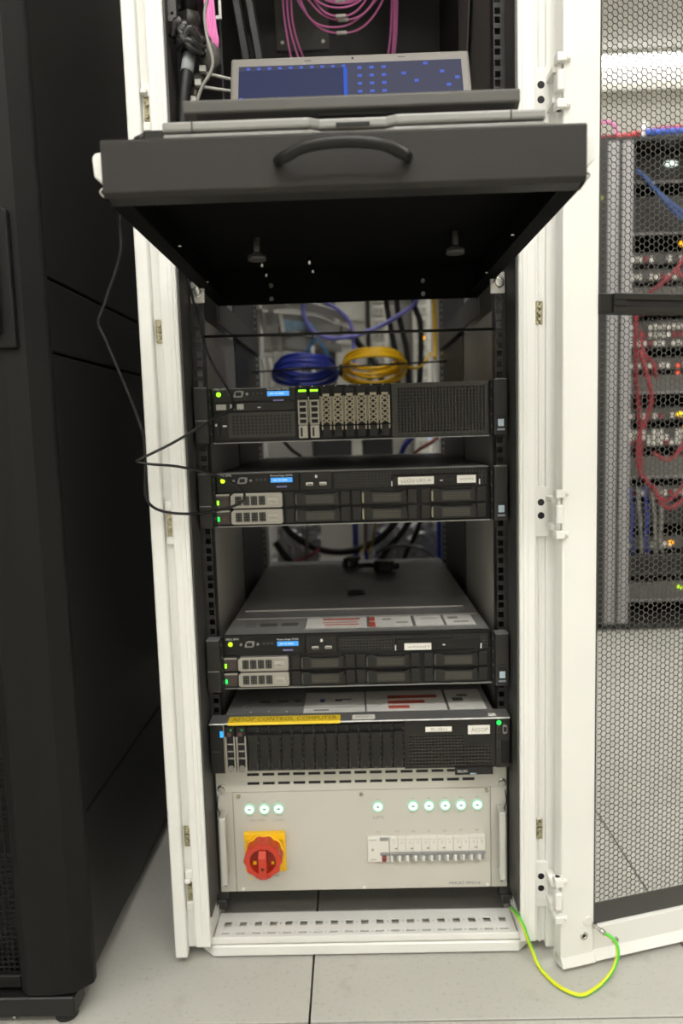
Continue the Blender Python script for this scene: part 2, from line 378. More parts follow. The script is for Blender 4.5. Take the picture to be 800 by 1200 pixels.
# base: lower plinth, groove, upper tray with punched slots
pl = [(-.248, -.062), (.248, -.062), (.276, -.034), (.276, 0.0), (-.276, 0.0), (-.276, -.034)]
b = MB(); b.prism(pl, 'z', .003, .0215); rbuild(b, 'plinth', WHITE, bevel=0.002)
b = MB(); b.prism([(x*.99, y+.004 if y < 0 else y) for x, y in pl], 'z', .0215, .0245, 0); rbuild(b, 'plinth_groove', GREYP)
b = MB(); b.prism([(-.25, -.0615), (.25, -.0615), (.274, -.036), (.274, -.0615+.006), (-.274, -.0615+.006), (-.274, -.036)][:2] + [(.25, -.0555), (-.25, -.0555)], 'z', .0245, .036)
rbuild(b, 'base_front_lip', WHITE, bevel=0.0015, seg=2)
def slotted_tray():
    b = MB(); x0, n, p = -.241, 19, .0254
    rows = [(-.0555, -.0495, 0), (-.0495, -.0455, 1), (-.0455, -.030, 0), (-.030, -.018, 2), (-.018, .002, 0)]
    top, th = .0335, .002
    def q(xa, xb, ya, yb):
        b.face([b.p(xa, ya, top), b.p(xb, ya, top), b.p(xb, yb, top), b.p(xa, yb, top)])
    def hole(xa, xb, ya, yb):
        a = [b.p(xa, ya, top), b.p(xb, ya, top), b.p(xb, yb, top), b.p(xa, yb, top)]
        c = [b.p(xa, ya, top-th), b.p(xb, ya, top-th), b.p(xb, yb, top-th), b.p(xa, yb, top-th)]
        for k in range(4): b.face((a[k], c[k], c[(k+1) % 4], a[(k+1) % 4]))
    for ya, yb, kind in rows:
        if kind == 0: q(-.246, .246, ya, yb); continue
        q(-.246, x0, ya, yb); q(x0+n*p, .246, ya, yb)
        for i in range(n):
            a = x0+i*p
            if kind == 2: hs = [(.0065, .0185, 0, 1), (.0242, .0262, .4, .6)]
            else: hs = [(.0045, .0185, 0, 1), (.0235, .0255, .2, .8)]
            c = a
            for h0, h1, f0, f1 in hs:
                q(c, a+h0, ya, yb)
                y_a, y_b = ya+(yb-ya)*f0, ya+(yb-ya)*f1
                if f0 > 0: q(a+h0, a+h1, ya, y_a); q(a+h0, a+h1, y_b, yb)
                hole(a+h0, a+h1, y_a, y_b); c = a+h1
                if kind == 2 and i == n-1: break
                if kind == 1 and i == n-1: break
            q(c, a+p+ (0 if c <= a+p else 0.0), ya, yb) if c < a+p else None
    b.box(-.246, .246, .002, .004, .008, top)
    return b
rbuild(slotted_tray(), 'slotted_base_tray', WHITE)
for s in (-1, 1):
    b = MB(); b.box(min(s*.247, s*.272), max(s*.247, s*.272), -.012, 1.0, .006, .055); rbuild(b, 'base_side_rail', WHITE)
b = MB(); b.box(-.247, .247, .96, 1.0, .006, .055); rbuild(b, 'base_rear_rail', WHITE)

# 19 inch rails with punched square holes
def rail_mesh(side, y, zlo=.062, zhi=1.93):
    b = MB(); s = side
    x0, x1 = (.2290, .2465)
    z = Z0
    while z > zlo+U: z -= U
    offs = (6.35, 22.25, 38.1)
    edges = [zlo]
    zz = z; cells = []
    while zz < zhi-U:
        for o in offs: cells.append(zz + o/1000)
        zz += U
    cells = [c for c in cells if zlo+.007 < c < zhi-.007]
    for i, c in enumerate(cells):
        lo = zlo if i == 0 else (cells[i-1]+c)/2
        hi = zhi if i == len(cells)-1 else (cells[i+1]+c)/2
        a, d = (x0, x1) if s > 0 else (-x1, -x0)
        h0, h1 = (.2305, .2390) if s > 0 else (-.2390, -.2305)
        b.holecell(a, d, lo, hi, h0, h1, c-.0046, c+.0046, y, .002)
    a, d = (x0, x1) if s > 0 else (-x1, -x0)
    for xx in (a, d):
        b.face([b.p(xx, y, zlo), b.p(xx, y+.03, zlo), b.p(xx, y+.03, zhi), b.p(xx, y, zhi)])
    return b
for s in (-1, 1):
    rbuild(rail_mesh(s, 0.0), 'mounting_rail', RAILM)
    rbuild(rail_mesh(s, 0.70), 'rear_mounting_rail', RAILM)
    # outer flange with cable slots
    b = MB(); n = 42
    for i in range(n):
        lo, hi = .062+i*U, .062+(i+1)*U
        a, d = (.2475, .268) if s > 0 else (-.268, -.2475)
        h = (.2535, .2585) if s > 0 else (-.2585, -.2535)
        b.holecell(a, d, lo, hi, h[0], h[1], lo+.014, lo+.030, .006, .003)
    rbuild(b, 'rail_outer_flange', RAILM)
    b = MB(); b.box(min(s*.2475, s*.272), max(s*.2475, s*.272), .0125, .016, .062, 1.93); rbuild(b, 'rail_backing', DARK)
    b = MB(); b.box(min(s*.232, s*.268), max(s*.232, s*.268), -.004, .03, .045, .062); b.build('rail_foot', RAILM, rack, bevel=0.002)
    b = MB(); b.cyl((s*.2515, -.012, .053), (s*.2515, -.004, .053), .0045, n=6); b.cyl((s*.2515, -.022, .053), (s*.2515, -.012, .053), .0025, n=10); rbuild(b, 'rail_bolt', STEEL)
    # side plate between front and rear rails, then the dark rear cable channel
    b = MB(); b.box(min(s*.2345, s*.236), max(s*.2345, s*.236), .035, .36, .062, 1.036); rbuild(b, 'side_plate', SIDEP)
    b = MB(); b.box(min(s*.2345, s*.236), max(s*.2345, s*.236), .035, .36, 1.135, 1.93); rbuild(b, 'upper_side_plate', CAB if s < 0 else GREYIN)
    b = MB(); b.box(min(s*.232, s*.236), max(s*.232, s*.236), .362, .695, .062, 1.93); rbuild(b, 'rear_cable_channel', RAILM)
    b = MB(); b.box(min(s*.248, s*.29), max(s*.248, s*.29), .95, 1.0, .05, RT); rbuild(b, 'rear_post', WHITE)
b = MB(); b.tube([(-.2275, -.003, 1.001), (.2275, -.003, .9985)], .0022, 8, smooth=False); rbuild(b, 'lacing_bar', CORDB)
b = MB(); b.tube([(-.2275, .575, .992), (.2275, .575, 1.003)], .0022, 8, smooth=False); rbuild(b, 'lacing_bar', CORDB)
# upper back: dark blanking wall, a paler plate on it, duct on the left
b = MB(); b.box(-.232, .232, .66, .665, 1.30, 1.97); rbuild(b, 'upper_back_panel', CAB)
b = MB(); b.box(-.150, -.026, .655, .66, 1.735, 1.92); rbuild(b, 'pale_back_plate', GREYIN, bevel=0.001)
for x, z in ((-.135, 1.752), (-.04, 1.752)):
    b = MB(); b.cyl((x, .652, z), (x, .655, z), .004, n=10); rbuild(b, 'plate_screw', STEEL)
b = MB(); b.cyl((.018, .655, 1.725), (.018, .66, 1.725), .008, n=16); rbuild(b, 'blind_plug', SRV2)
b = MB(); b.prism([(.06, 1.93), (.30, 1.93), (.31, 1.38), (.29, 1.38)], 'x', .2255, .228); rbuild(b, 'upper_side_baffle', GREYIN)

# latch keepers on the left channel, zinc clips, hinges on the right channel
def keeper(z):
    b = MB()
    b.box(-.2855, -.2735, -.0665, -.060, z+.014, z+.033); b.box(-.2855, -.2735, -.0665, -.060, z-.033, z-.021)
    b.box(-.2855, -.2835, -.0655, -.060, z-.021, z+.014); b.box(-.2755, -.2735, -.0655, -.060, z-.021, z+.014)
    b.box(-.2850, -.2765, -.0740, -.0665, z+.0150, z+.0215)
    k = rbuild(b, 'latch_keeper', WHITE2, bevel=0.001)
    b = MB(); b.box(-.2835, -.2755, -.0625, -.0602, z-.021, z+.014)
    for q in (-.012, 0.004): b.cyl((-.2795, -.066, z+q), (-.2795, -.0625, z+q), .003, n=8)
    b.build('keeper_insert', ZINC, k)
for z in (1.318, .717, .123): keeper(z)
def zclip(x, z):
    b = MB(); b.box(x-.005, x+.005, -.0625, -.0598, z-.017, z+.017)
    for q in (-.009, .0, .009): b.cyl((x, -.0655, z+q), (x, -.0625, z+q), .0032, n=8)
    rbuild(b, 'zinc_clip', ZINC, bevel=0.0006)
for x, z in ((-.2795, 1.003), (-.2795, .212), (.2810, 1.012), (.2810, .212)): zclip(x, z)

# ---- the open mesh door, swung right round beyond the rack front
door = bpy.data.objects.new('mesh_door', None); C.objects.link(door); door.parent = rack
door['label'] = 'white framed honeycomb mesh door swung wide open'
door.location = (.304, -.104, 0); door.rotation_euler = (0, 0, math.radians(15)); door.empty_display_size = .05
def dbuild(b, name, m, **k): return b.build(name, m, door, **k)
DW, DH = .580, 1.97
b = MB(); b.box(0, .0575, 0, .022, .010, DH); dbuild(b, 'stile', WHITE, bevel=0.003, seg=2)
b = MB(); b.box(DW-.0575, DW, 0, .022, .010, DH); dbuild(b, 'stile', WHITE, bevel=0.003, seg=2)
b = MB(); b.prism([(.004, .060), (.004, .022), (-.006, .008), (.022, .006), (.022, .060)], 'x', .0575, DW-.0575); dbuild(b, 'bottom_rail', WHITE, bevel=0.0015)
b = MB(); b.prism([(0, .022), (-.006, .008), (.010, .006), (.022, .010), (.022, .022)], 'x', 0.0, .0575); dbuild(b, 'stile_foot', WHITE)
b = MB(); b.box(.0575, DW-.0575, .002, .022, DH-.05, DH); dbuild(b, 'top_rail', WHITE, bevel=0.002)
b = MB(); b.box(.0575, DW-.0575, .010, .013, .060, .094); dbuild(b, 'lower_mesh_border', MESHM)
b = MB(); b.box(.0575, .0650, .010, .013, .094, DH-.05); dbuild(b, 'side_mesh_border', MESHM)
b = MB(); b.box(DW-.065, DW-.0575, .010, .013, .094, DH-.05); dbuild(b, 'side_mesh_border', MESHM)
# honeycomb: two cells repeated across and up
def honeycomb(zlo, zhi, name):
    pitch, wall = .00925, .00105
    cw = pitch/math.sqrt(3)*1.5
    mb = MB(); mb.hexcell(0, 0, pitch, wall, .0008); mb.hexcell(cw, pitch/2, pitch, wall, .0008)
    o = dbuild(mb, name, MESHM, kind='stuff')
    o.location = (.0650+cw*.66, .0105, zlo+pitch*.5)
    nx = int((DW-.065-.0650)/(2*cw)); nz = int((zhi-zlo)/pitch)
    for off, cnt in (((2*cw, 0, 0), nx), ((0, 0, pitch), nz)):
        a = o.modifiers.new('repeat', 'ARRAY'); a.use_relative_offset = False; a.use_constant_offset = True; a.constant_offset_displace = off; a.count = cnt
honeycomb(.094, 1.004, 'mesh_sheet'); honeycomb(1.032, DH-.05, 'mesh_sheet')
b = MB(); b.box(.0565, DW-.0565, -.006, .014, 1.0045, 1.0320); b.box(.0750, DW-.075, -.010, -.006, 1.0045, 1.014); b.box(.0750, DW-.075, -.010, -.006, 1.0225, 1.0320)
b.box(.0750, .0965, -.010, -.006, 1.014, 1.0225)
cb = dbuild(b, 'cross_bar', SRV2, bevel=0.001)
b = MB(); b.box(.0965, DW-.0965, -.0068, -.0058, 1.0145, 1.022); b.build('cross_bar_slot', DARK, door)
b = MB(); b.ring((.0390, 0, .0525), 'y', .0062, .0030, -.0018, .001); b.cyl((.0390, -.0008, .0525), (.0390, .002, .0525), .0035, n=12, m=1); dbuild(b, 'stile_bolt', [STEEL, DARK])
b = MB(); b.cyl((.0460, -.0016, .0755), (.0460, .001, .0755), .0078, n=20); dbuild(b, 'earth_cap', WHITE2, bevel=0.0005)
b = MB(); b.ring((.0975, .004, .030), 'y', .0060, .0030, -.0018, .001); b.cyl((.0975, .003, .030), (.0975, .006, .030), .0035, n=12, m=1); dbuild(b, 'rail_bolt', [STEEL, DARK])
def hinge(zc):
    t = MB(); t.box(.2735, .2950, -.0665, -.0600, zc-.038, zc+.038)
    t.box(.2900, .3000, -.0980, -.0600, zc+.016, zc+.024); t.box(.2900, .3000, -.0980, -.0600, zc-.024, zc-.016)
    for q in (-.010, .010): t.cyl((.2825, -.0672, zc+q+.004), (.2825, -.0660, zc+q+.004), .0052, n=16, m=1)
    h = rbuild(t, 'hinge', [WHITE2, DARK], bevel=0.0012)
    k = MB(); k.box(.2930, .3035, -.1130, -.0950, zc-.014, zc+.014); k.build('hinge_knuckle', WHITE2, rack, bevel=0.002)
    for sgn in (-1, 1):
        k = MB(); k.box(.2925, .3060, -.1130, -.0950, zc+sgn*.030-.006, zc+sgn*.030+.006)
        k.box(.3020, .3130, -.1075, -.1035, zc+sgn*.030-.004, zc+sgn*.030+.004)
        k.cyl((.3095, -.109, zc+sgn*.030), (.3095, -.1065, zc+sgn*.030), .0028, n=10)
        k.build('hinge_knuckle', WHITE2, rack, bevel=0.0015)
    k = MB(); k.cyl((.2985, -.1015, zc-.036), (.2985, -.1015, zc+.036), .0035, n=12); k.build('hinge_pin', WHITE2, rack)
for z in (1.313, .719, .121): hinge(z)

# ------------------------------------------------------------------ black cabinet on the left
cab = thing('server_cabinet', 'tall black server cabinet with seamed side panels left of the white rack', 'cabinet', (-.72, -.155, 0))
co = cab.location
def cbuild(b, name, m, **k): return b.build(name, m, cab, **k)
def CB(): return MB(co)
cbuild(CB().box(-1.02, -.432, -.150, .98, .030, 2.0), 'body', CAB)
yf = -.123
for z0_, z1_ in ((1.0775, 1.985), (.9735, 1.0735), (.284, .9695), (.034, .2805)):
    cbuild(CB().box(-.4325, -.4205, yf, .975, z0_, z1_), 'side_panel', CAB, bevel=0.0025, seg=2)
cbuild(CB().box(-.4325, -.4215, -.150, -.127, .030, 1.99), 'corner_trim', CABT, bevel=0.003, seg=2)
# front door: profiled frame with a perforated field
pr = [(-.4015, -.158), (-.4015, -.172), (-.424, -.192), (-.452, -.196), (-.488, -.196), (-.503, -.186), (-.503, -.158)]
cbuild(CB().prism(pr, 'z', .048, 1.99), 'door_stile', CABD, bevel=0.003, seg=2)
pr2 = [(-1.02, -.158), (-1.02, -.186), (-.99, -.196), (-.955, -.196), (-.94, -.186), (-.94, -.158)]
cbuild(CB().prism(pr2, 'z', .048, 1.99), 'door_stile', CABD, bevel=0.003, seg=2)
cbuild(CB().box(-.94, -.503, -.184, -.158, .052, .072), 'door_bottom_rail', CABD, bevel=0.002)
cbuild(CB().box(-.94, -.503, -.184, -.158, 1.95, 1.99), 'door_top_rail', CABD, bevel=0.002)
pb = MB(); pb.holecell(0, .008, 0, .008, .0012, .0068, .0012, .0068, 0, .0015)
po = cbuild(pb, 'perforated_sheet', CABD, kind='stuff'); po.location = Vector((-.940, -.176, .072)) - co
for off, cnt in (((.008, 0, 0), 54), ((0, 0, .008), 234)):
    a = po.modifiers.new('repeat', 'ARRAY'); a.use_relative_offset = False; a.use_constant_offset = True; a.constant_offset_displace = off; a.count = cnt
h = cbuild(CB().prism([(-.500, .968), (-.431, .968), (-.431, 1.142), (-.440, 1.148), (-.500, 1.148)], 'y', -.204, -.192), 'handle_recess', CABD, bevel=0.003, seg=2)
CB().box(-.492, -.4465, -.213, -.204, .985, 1.130).build('swing_handle', CABD, h, bevel=0.006, seg=3)
CB().ring((-.4555, -.213, 1.004), 'y', .0085, .0045, -.004, .001).cyl((-.4555, -.2155, 1.004), (-.4555, -.212, 1.004), .0046, n=16, m=1).build('lock', [ALU, LID], h)
cbuild(CB().box(-1.01, -.432, -.150, .97, .012, .030), 'plinth', CAB)
cbuild(CB().box(-1.02, -.424, -.194, -.152, .014, .044), 'plinth_front', CAB, bevel=0.002)
for x, y in ((-.445, -.172), (-.99, -.172), (-.445, .93), (-.99, .93)):
    cbuild(CB().cyl((x, y, 0.0), (x, y, .014), .016, .014, n=20), 'foot', RUBBER)
cbuild(CB().cyl((-.520, -.180, 0.0), (-.520, -.180, .014), .004, n=10), 'levelling_bolt', STEEL)

# ------------------------------------------------------------------ sliding shelf with handle
sh = thing('sliding_shelf', 'wide black pull-out shelf with a bowed handle carrying the laptops', 'shelf', (0, -.446, 1.075))
so = sh.location
def SB(): return MB(so)
def sbuild(b, name, m, **k): return b.build(name, m, sh, **k)
sbuild(SB().prism([(-.446, 1.080), (-.442, 1.0755), (-.424, 1.0735), (-.424, 1.0755), (-.4405, 1.0785), (-.443, 1.082), (-.443, 1.1255), (-.436, 1.1265), (-.436, 1.129), (-.4435, 1.129), (-.446, 1.1265)], 'x', -.2295, .2295), 'front_plate', BLACKP, bevel=0.0012, seg=2)
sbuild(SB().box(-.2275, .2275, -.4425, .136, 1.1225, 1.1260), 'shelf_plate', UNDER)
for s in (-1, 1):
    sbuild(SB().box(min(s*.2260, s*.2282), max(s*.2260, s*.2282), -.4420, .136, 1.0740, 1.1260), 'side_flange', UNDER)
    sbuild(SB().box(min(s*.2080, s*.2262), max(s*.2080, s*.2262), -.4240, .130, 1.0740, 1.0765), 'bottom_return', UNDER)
    sbuild(SB().box(min(s*.2225, s*.2280), max(s*.2225, s*.2280), .138, .690, 1.040, 1.083), 'slide_rail', GREYIN)
    b = SB(); b.box(min(s*.2205, s*.2430), max(s*.2205, s*.2430), -.0045, -.0010, 1.052, 1.084); sbuild(b, 'mounting_ear', ALU, bevel=0.001)
    b = SB(); b.cyl((s*.2335, -.0095, 1.068), (s*.2335, -.0045, 1.068), .0058, n=18); b.ring((s*.2335, -.0045, 1.068), 'y', .0085, .005, -.001, .0005); sbuild(b, 'ear_screw', STEEL)
    b = SB(); b.prism([(s*.2295, 1.092), (s*.2300, 1.121), (s*.2345, 1.124), (s*.2405, 1.123), (s*.2435, 1.1195), (s*.2425, 1.101), (s*.236, 1.096), (s*.2335, 1.090)], 'y', -.428, -.402); sbuild(b, 'release_clip', WHITE2, bevel=0.001)
    b = SB(); b.tube([(s*.2300, -.418, 1.091), (s*.236, -.42, 1.0925), (s*.2395, -.42, 1.0885), (s*.2330, -.418, 1.0815)], .0013, 6); sbuild(b, 'clip_spring', STEEL)
    b = SB(); kx, ky = (-.1255 if s < 0 else .1540), -.100
    b.cyl((kx, ky, 1.099), (kx, ky, 1.1225), .0045, n=12); b.cyl((kx, ky, 1.0915), (kx, ky, 1.0975), .0130, n=20); b.cyl((kx, ky, 1.0975), (kx, ky, 1.102), .0130, .0060, n=20)
    sbuild(b, 'thumb_screw', SEAL)
    for z in (1.0785, 1.1005):
        b = SB(); b.cyl((s*.1305, .1275, z), (s*.1305, .1320, z), .0040, n=10); sbuild(b, 'bracket_screw', STEEL)
    b = SB(); b.cyl((s*.197, -.270, 1.0715), (s*.197, -.270, 1.074), .0022, n=8); b.cyl((s*.205, -.06, 1.0715), (s*.205, -.06, 1.074), .0022, n=8); sbuild(b, 'flange_rivet', STEEL)
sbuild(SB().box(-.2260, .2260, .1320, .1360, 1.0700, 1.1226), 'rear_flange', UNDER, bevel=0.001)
for x, y in ((-.134, .031), (-.136, .108), (-.058, .024), (-.056, .090)):
    sbuild(SB().cyl((x, y, 1.1105), (x, y, 1.1225), .0028, n=8), 'under_screw', STEEL)
hp = [(-.0615, -.4462, 1.1035), (-.0595, -.4545, 1.1012), (-.0520, -.4640, 1.1012), (-.0340, -.4695, 1.1070), (0, -.4710, 1.1098), (.0340, -.4695, 1.1070), (.0520, -.4640, 1.1012), (.0595, -.4545, 1.1012), (.0615, -.4462, 1.1035)]
sbuild(SB().tube(hp, .0054, 14, per=6, rad=lambda t: .0042+.0014*math.sin(math.pi*t)**.6), 'handle', SRV)

# ------------------------------------------------------------------ laptops
lap2 = thing('closed_laptop', 'slim grey closed laptop with a notched front edge under the open laptop', 'laptop', (.0105, -.42, 1.1262))
lo = lap2.location
b = MB(lo); b.prism([(-.175, -.420), (-.030, -.420), (-.020, -.4145), (.041, -.4145), (.051, -.420), (.197, -.420), (.197, -.165), (-.175, -.165)], 'z', 1.1264, 1.1415); b.build('base', LAP2, lap2, bevel=0.002, seg=2)
b = MB(lo); b.prism([(-.1755, -.4215), (-.032, -.4215), (-.022, -.4165), (.043, -.4165), (.053, -.4215), (.1975, -.4215), (.1975, -.165), (-.1755, -.165)], 'z', 1.1425, 1.1525); b.build('lid', LAP2, lap2, bevel=0.0025, seg=2)
MB(lo).box(-.006, .027, -.4175, -.4160, 1.1440, 1.1475).build('latch_slot', DARK, lap2)
for x in (-.146, .1635):
    MB(lo).box(x-.0006, x+.0006, -.4221, -.4205, 1.1425, 1.1525).build('lid_seam', DARK, lap2)
lap = thing('open_laptop', 'dark grey open laptop showing a dim blue desktop on the pulled-out shelf', 'laptop', (.0105, -.40, 1.153))
lo = lap.location
x0, x1 = -.1585, .1775
b = MB(lo); b.prism([(-.400, 1.1685), (-.400, 1.1795), (-.398, 1.1812), (-.168, 1.1812), (-.168, 1.156), (-.372, 1.1560)], 'x', x0, x1); b.build('base', LAP, lap, bevel=0.0012, seg=2)
b = MB(lo); b.prism([(-.3985, 1.1678), (-.371, 1.1555), (-.371, 1.1542), (-.180, 1.1542), (-.180, 1.1600)], 'x', x0+.012, x1-.004); b.build('underside', LAPD, lap, bevel=0.001)
for x in (x0+.03, x1-.03):
    MB(lo).box(x-.01, x+.01, -.362, -.35, 1.1528, 1.1545).build('rubber_foot', RUBBER, lap)
    MB(lo).box(x-.01, x+.01, -.20, -.188, 1.1528, 1.1545).build('rubber_foot', RUBBER, lap)
b = MB(lo); b.prism([(-.392, 1.1651), (-.3855, 1.1622), (-.385, 1.1628), (-.3915, 1.1658)], 'x', -.024, .052); b.box(-.024, .052, -.3945, -.388, 1.1636, 1.1660); b.build('front_slot', DARK, lap)
b = MB(lo)
for r in range(5):
    for k in range(14):
        b.box(x0+.022+k*.021, x0+.022+k*.021+.017, -.305+r*.020, -.305+r*.020+.016, 1.1812, 1.1832)
b.build('keyboard', LAPD, lap, kind='stuff')
MB(lo).box(-.035, .055, -.385, -.330, 1.1812, 1.1817).build('touchpad', LAPD, lap)
tilt = math.radians(22.6)
Hn = Vector((.0125, -.172, 1.1815)); du = Vector((1, 0, 0)); dv = Vector((0, math.sin(tilt), math.cos(tilt))); dn = Vector((0, -math.cos(tilt), math.sin(tilt)))
def LB():
    b = MB(lo); M = Matrix((du, dn, dv)).transposed().to_4x4(); M.translation = Hn; b.M = M; return b   # local: x right, y out of the screen, z up the lid
W2, HL = .1635, .1975
ld = LB().box(-W2, W2, -.008, 0.0, .006, HL).build('screen_lid', LAPB, lap, bevel=0.004, seg=3)
LB().box(-W2+.0115, W2-.0115, 0.0, .0006, .018, HL-.0165).build('display', SCRN, lap)
b = LB(); b.box(-W2+.0115, -.006, .0006, .0009, .030, HL-.0245); b.build('desktop_window', SCRW, lap)
b = LB(); b.box(-.0090, -.004, .0009, .0012, .03, HL-.0245); b.build('desktop_window_edge', SCRB, lap)
random.seed(3)
for k in range(10):
    x = -W2+.022+k*.0145; LB().box(x, x+.0050, .0007, .0012, HL-.0235, HL-.0195).build('desktop_icon', SCRI, lap)
for c in range(3):
    for r in range(4):
        x = .010+c*.0165; z = HL-.0235-r*.0135; LB().box(x, x+.006, .0007, .0012, z-.0045, z).build('desktop_icon', SCRI, lap)
for x, z in ((.073, HL-.038), (.103, HL-.022), (.090, HL-.051), (.125, HL-.037), (.145, HL-.048), (.133, HL-.060)):
    LB().box(x-.003, x+.003, .0007, .0012, z-.0025, z+.0025).build('desktop_icon', SCRI, lap)
for z in (.05, .075, .1, .12):
    LB().box(-W2+.013, -W2+.018, .0013, .0015, z, z+.007).build('desktop_icon', SCRI, lap)
LB().cyl((0.004, 0, HL-.008), (0.004, .0006, HL-.008), .0016, n=10).build('webcam', DARK, lap)
LB().box(-.062, -.053, 0, .0003, HL-.0105, HL-.0085).build('bezel_mark', LAP, lap)
LB().box(.066, .076, 0, .0003, HL-.0095, HL-.0080).build('bezel_mark', LAP, lap)
for x in (-.10, .11):
    LB().cyl((x-.018, -.004, .004), (x+.018, -.004, .004), .006, n=14).build('hinge', LAPD, lap)
plug = thing('cable_plug', 'dark grey cable plug pushed into the left side of the closed laptop', 'plug', (-.1765, -.395, 1.146))
po_ = plug.location
MB(po_).box(-.1990, -.1760, -.402, -.390, 1.1430, 1.1530).build('body', SRV2, plug, bevel=0.0015)
MB(po_).cyl((-.1990, -.396, 1.1485), (-.2090, -.395, 1.1462), .0042, .0032, n=12).build('strain_relief', CORDB, plug)
MB(lap2.location).prism([(-.1755, 1.1525), (-.1755, 1.1565), (-.1610, 1.1625), (-.1600, 1.1525)], 'y', -.395, -.340).build('side_bracket', LAP2, lap2, bevel=0.001)

# ------------------------------------------------------------------ servers
def server(name, label, u, n_units=2):
    return thing(name, label, 'server', (0, 0, Z0+u*U), 'rack servers')
def chassis(r, yf=-.003, lid=True, depth=.685):
    MB().box(-.217, .217, yf, depth, .0015, .0840).build('body', SRV, r, bevel=0.0008)
    if lid: MB().box(-.217, .217, yf+.006, depth, .0840, .0868).build('lid', LID, r, bevel=0.0006)
def ears(r, zsplit=.036, badge=True):
    for s in (-1, 1):
        e = MB().box(min(s*.2200, s*.2413), max(s*.2200, s*.2413), -.028, -.003, .0015, .0868).build('ear', EARM, r, bevel=0.0012, seg=2)
        MB().box(min(s*.2218, s*.2405), max(s*.2218, s*.2405), -.0285, -.0272, zsplit, zsplit+.0014).build('ear_lip', LID if s < 0 else DARK, e)
        MB().box(min(s*.2170, s*.2200), max(s*.2170, s*.2200), -.016, -.003, .003, .0855).build('latch_gap', DARK, e)
        for z in (.014, .032, .055, .075):
            MB().box(min(s*.2172, s*.2196), max(s*.2172, s*.2196), -.0195, -.0160, z, z+.004).build('latch_pin', SEAL, e)
        if s > 0 and badge:
            MB().box(.2245, .2390, -.0284, -.0276, .0060, .0330).build('badge_plate', DARK, e)
            MB().box(.2262, .2352, -.0290, -.0284, .0150, .0260).build('badge', mat('pale_blue_badge', (0.50, 0.60, 0.70), 0.5, var=0.15, vscale=200), e, label='pale blue square badge sticker')
            MB().box(.2250, .2365, -.0290, -.0284, .0085, .0118).build('badge', mat('grey_badge', (0.22, 0.25, 0.29), 0.5, var=0), e)
        MB().box(min(s*.2210, s*.2413), max(s*.2210, s*.2413), -.0275, -.004, .0868, .0875).build('ear_top_clip', LID, e)
def control_panel(r, y, dz, lcd_x=(-.1295, -.0950), led_col=G_LED):
    """status lamp, monitor socket, buttons and lit LCD; dz shifts it upward"""
    MB().cyl((-.206, y-.0012, .0745+dz), (-.206, y, .0745+dz), .0036, n=16).build('status_light', led_col, r)
    text('maker_logo', 'DELL EMC', -.2130, -.1915, .0815+dz, .0845+dz, y-.0004, WHITEINK, r)
    b = MB(); b.prism([(-.183, .0700+dz), (-.180, .0785+dz), (-.1765, .0795+dz), (-.1695, .0795+dz), (-.166, .0785+dz), (-.1675, .0712+dz), (-.170, .0692+dz), (-.180, .0692+dz)], 'y', y-.003, y)
    v = b.build('monitor_socket', LID, r, bevel=0.0006); MB().box(-.1790, -.1700, y-.0034, y-.003, .0715+dz, .0772+dz).build('socket_face', DARK, v)
    for x in (-.1885, -.1610): MB().cyl((x, y-.003, .0742+dz), (x, y, .0742+dz), .0022, n=6).build('socket_nut', LID, v)
    MB().box(-.1555, -.1345, y-.001, y, .0715+dz, .0785+dz).build('button_strip', DARK, r)
    for k in range(3): MB().box(-.1528+k*.0066, -.1498+k*.0066, y-.0018, y-.001, .0736+dz, .0762+dz).build('button', SEAL, r)
    l = MB().box(lcd_x[0], lcd_x[1], y-.0012, y, .0700+dz, .0775+dz).build('lcd_display', LCDM, r, label='lit blue status display')
    b = MB()
    for k, (q, w) in enumerate(((.004, .006), (.012, .004), (.0175, .009))): b.box(lcd_x[0]+q, lcd_x[0]+q+w, y-.0014, y-.0012, .0726+dz, .0748+dz)
    b.build('lcd_text', LCDW, l, kind='stuff')
    text('model_lettering', 'PowerEdge R730', lcd_x[0], lcd_x[1], .0787+dz, .0822+dz, y-.0004, WHITEINK, r)
    t = MB().box(lcd_x[0]+.001, lcd_x[1]-.001, y-.0010, y, .0612+dz, .0650+dz).build('service_tag', DARK, r)
    MB().box(lcd_x[0]+.009, lcd_x[1]-.009, y-.0013, y-.001, .0618+dz, .0644+dz).build('service_tag_print', mat('dim_violet_print', (0.20, 0.20, 0.42), 0.5, var=0), t)

# ---- top server: eight upright slots and a large grille
s1 = server('rack_server', 'black rack server at the top with eight upright drive slots and wide right grille', 17)
chassis(s1); ears(s1); y = -.0045
MB().box(-.2165, -.0855, -.0052, -.0035, .0655, .0850).build('control_fascia', SRV2, s1, bevel=0.0006)
control_panel(s1, -.0054, .0025)
o_ = MB().box(-.2165, -.0870, -.0060, -.0035, .0500, .0640).build('optical_drive', SRV2, s1, bevel=0.0008)
MB().box(-.1360, -.1250, -.0068, -.0060, .0545, .0580).build('eject_button', DARK, o_)
MB().box(-.1455, -.1405, -.0065, -.0060, .0548, .0562).build('drive_mark', WHITEINK, o_)
for xa, xb in ((-.2105, -.1950), (-.1888, -.1818), (-.1778, -.1672)):
    MB().box(xa, xb, -.0068, -.0060, .0530, .0615).build('front_label', mat('pale_grey_label', (0.42, 0.41, 0.38), 0.5, var=0.25, vscale=300), s1)
b = MB().box(-.2165, -.0870, -.0048, -.0035, .0050, .0490).build('lower_fascia', SRV, s1, bevel=0.0006)
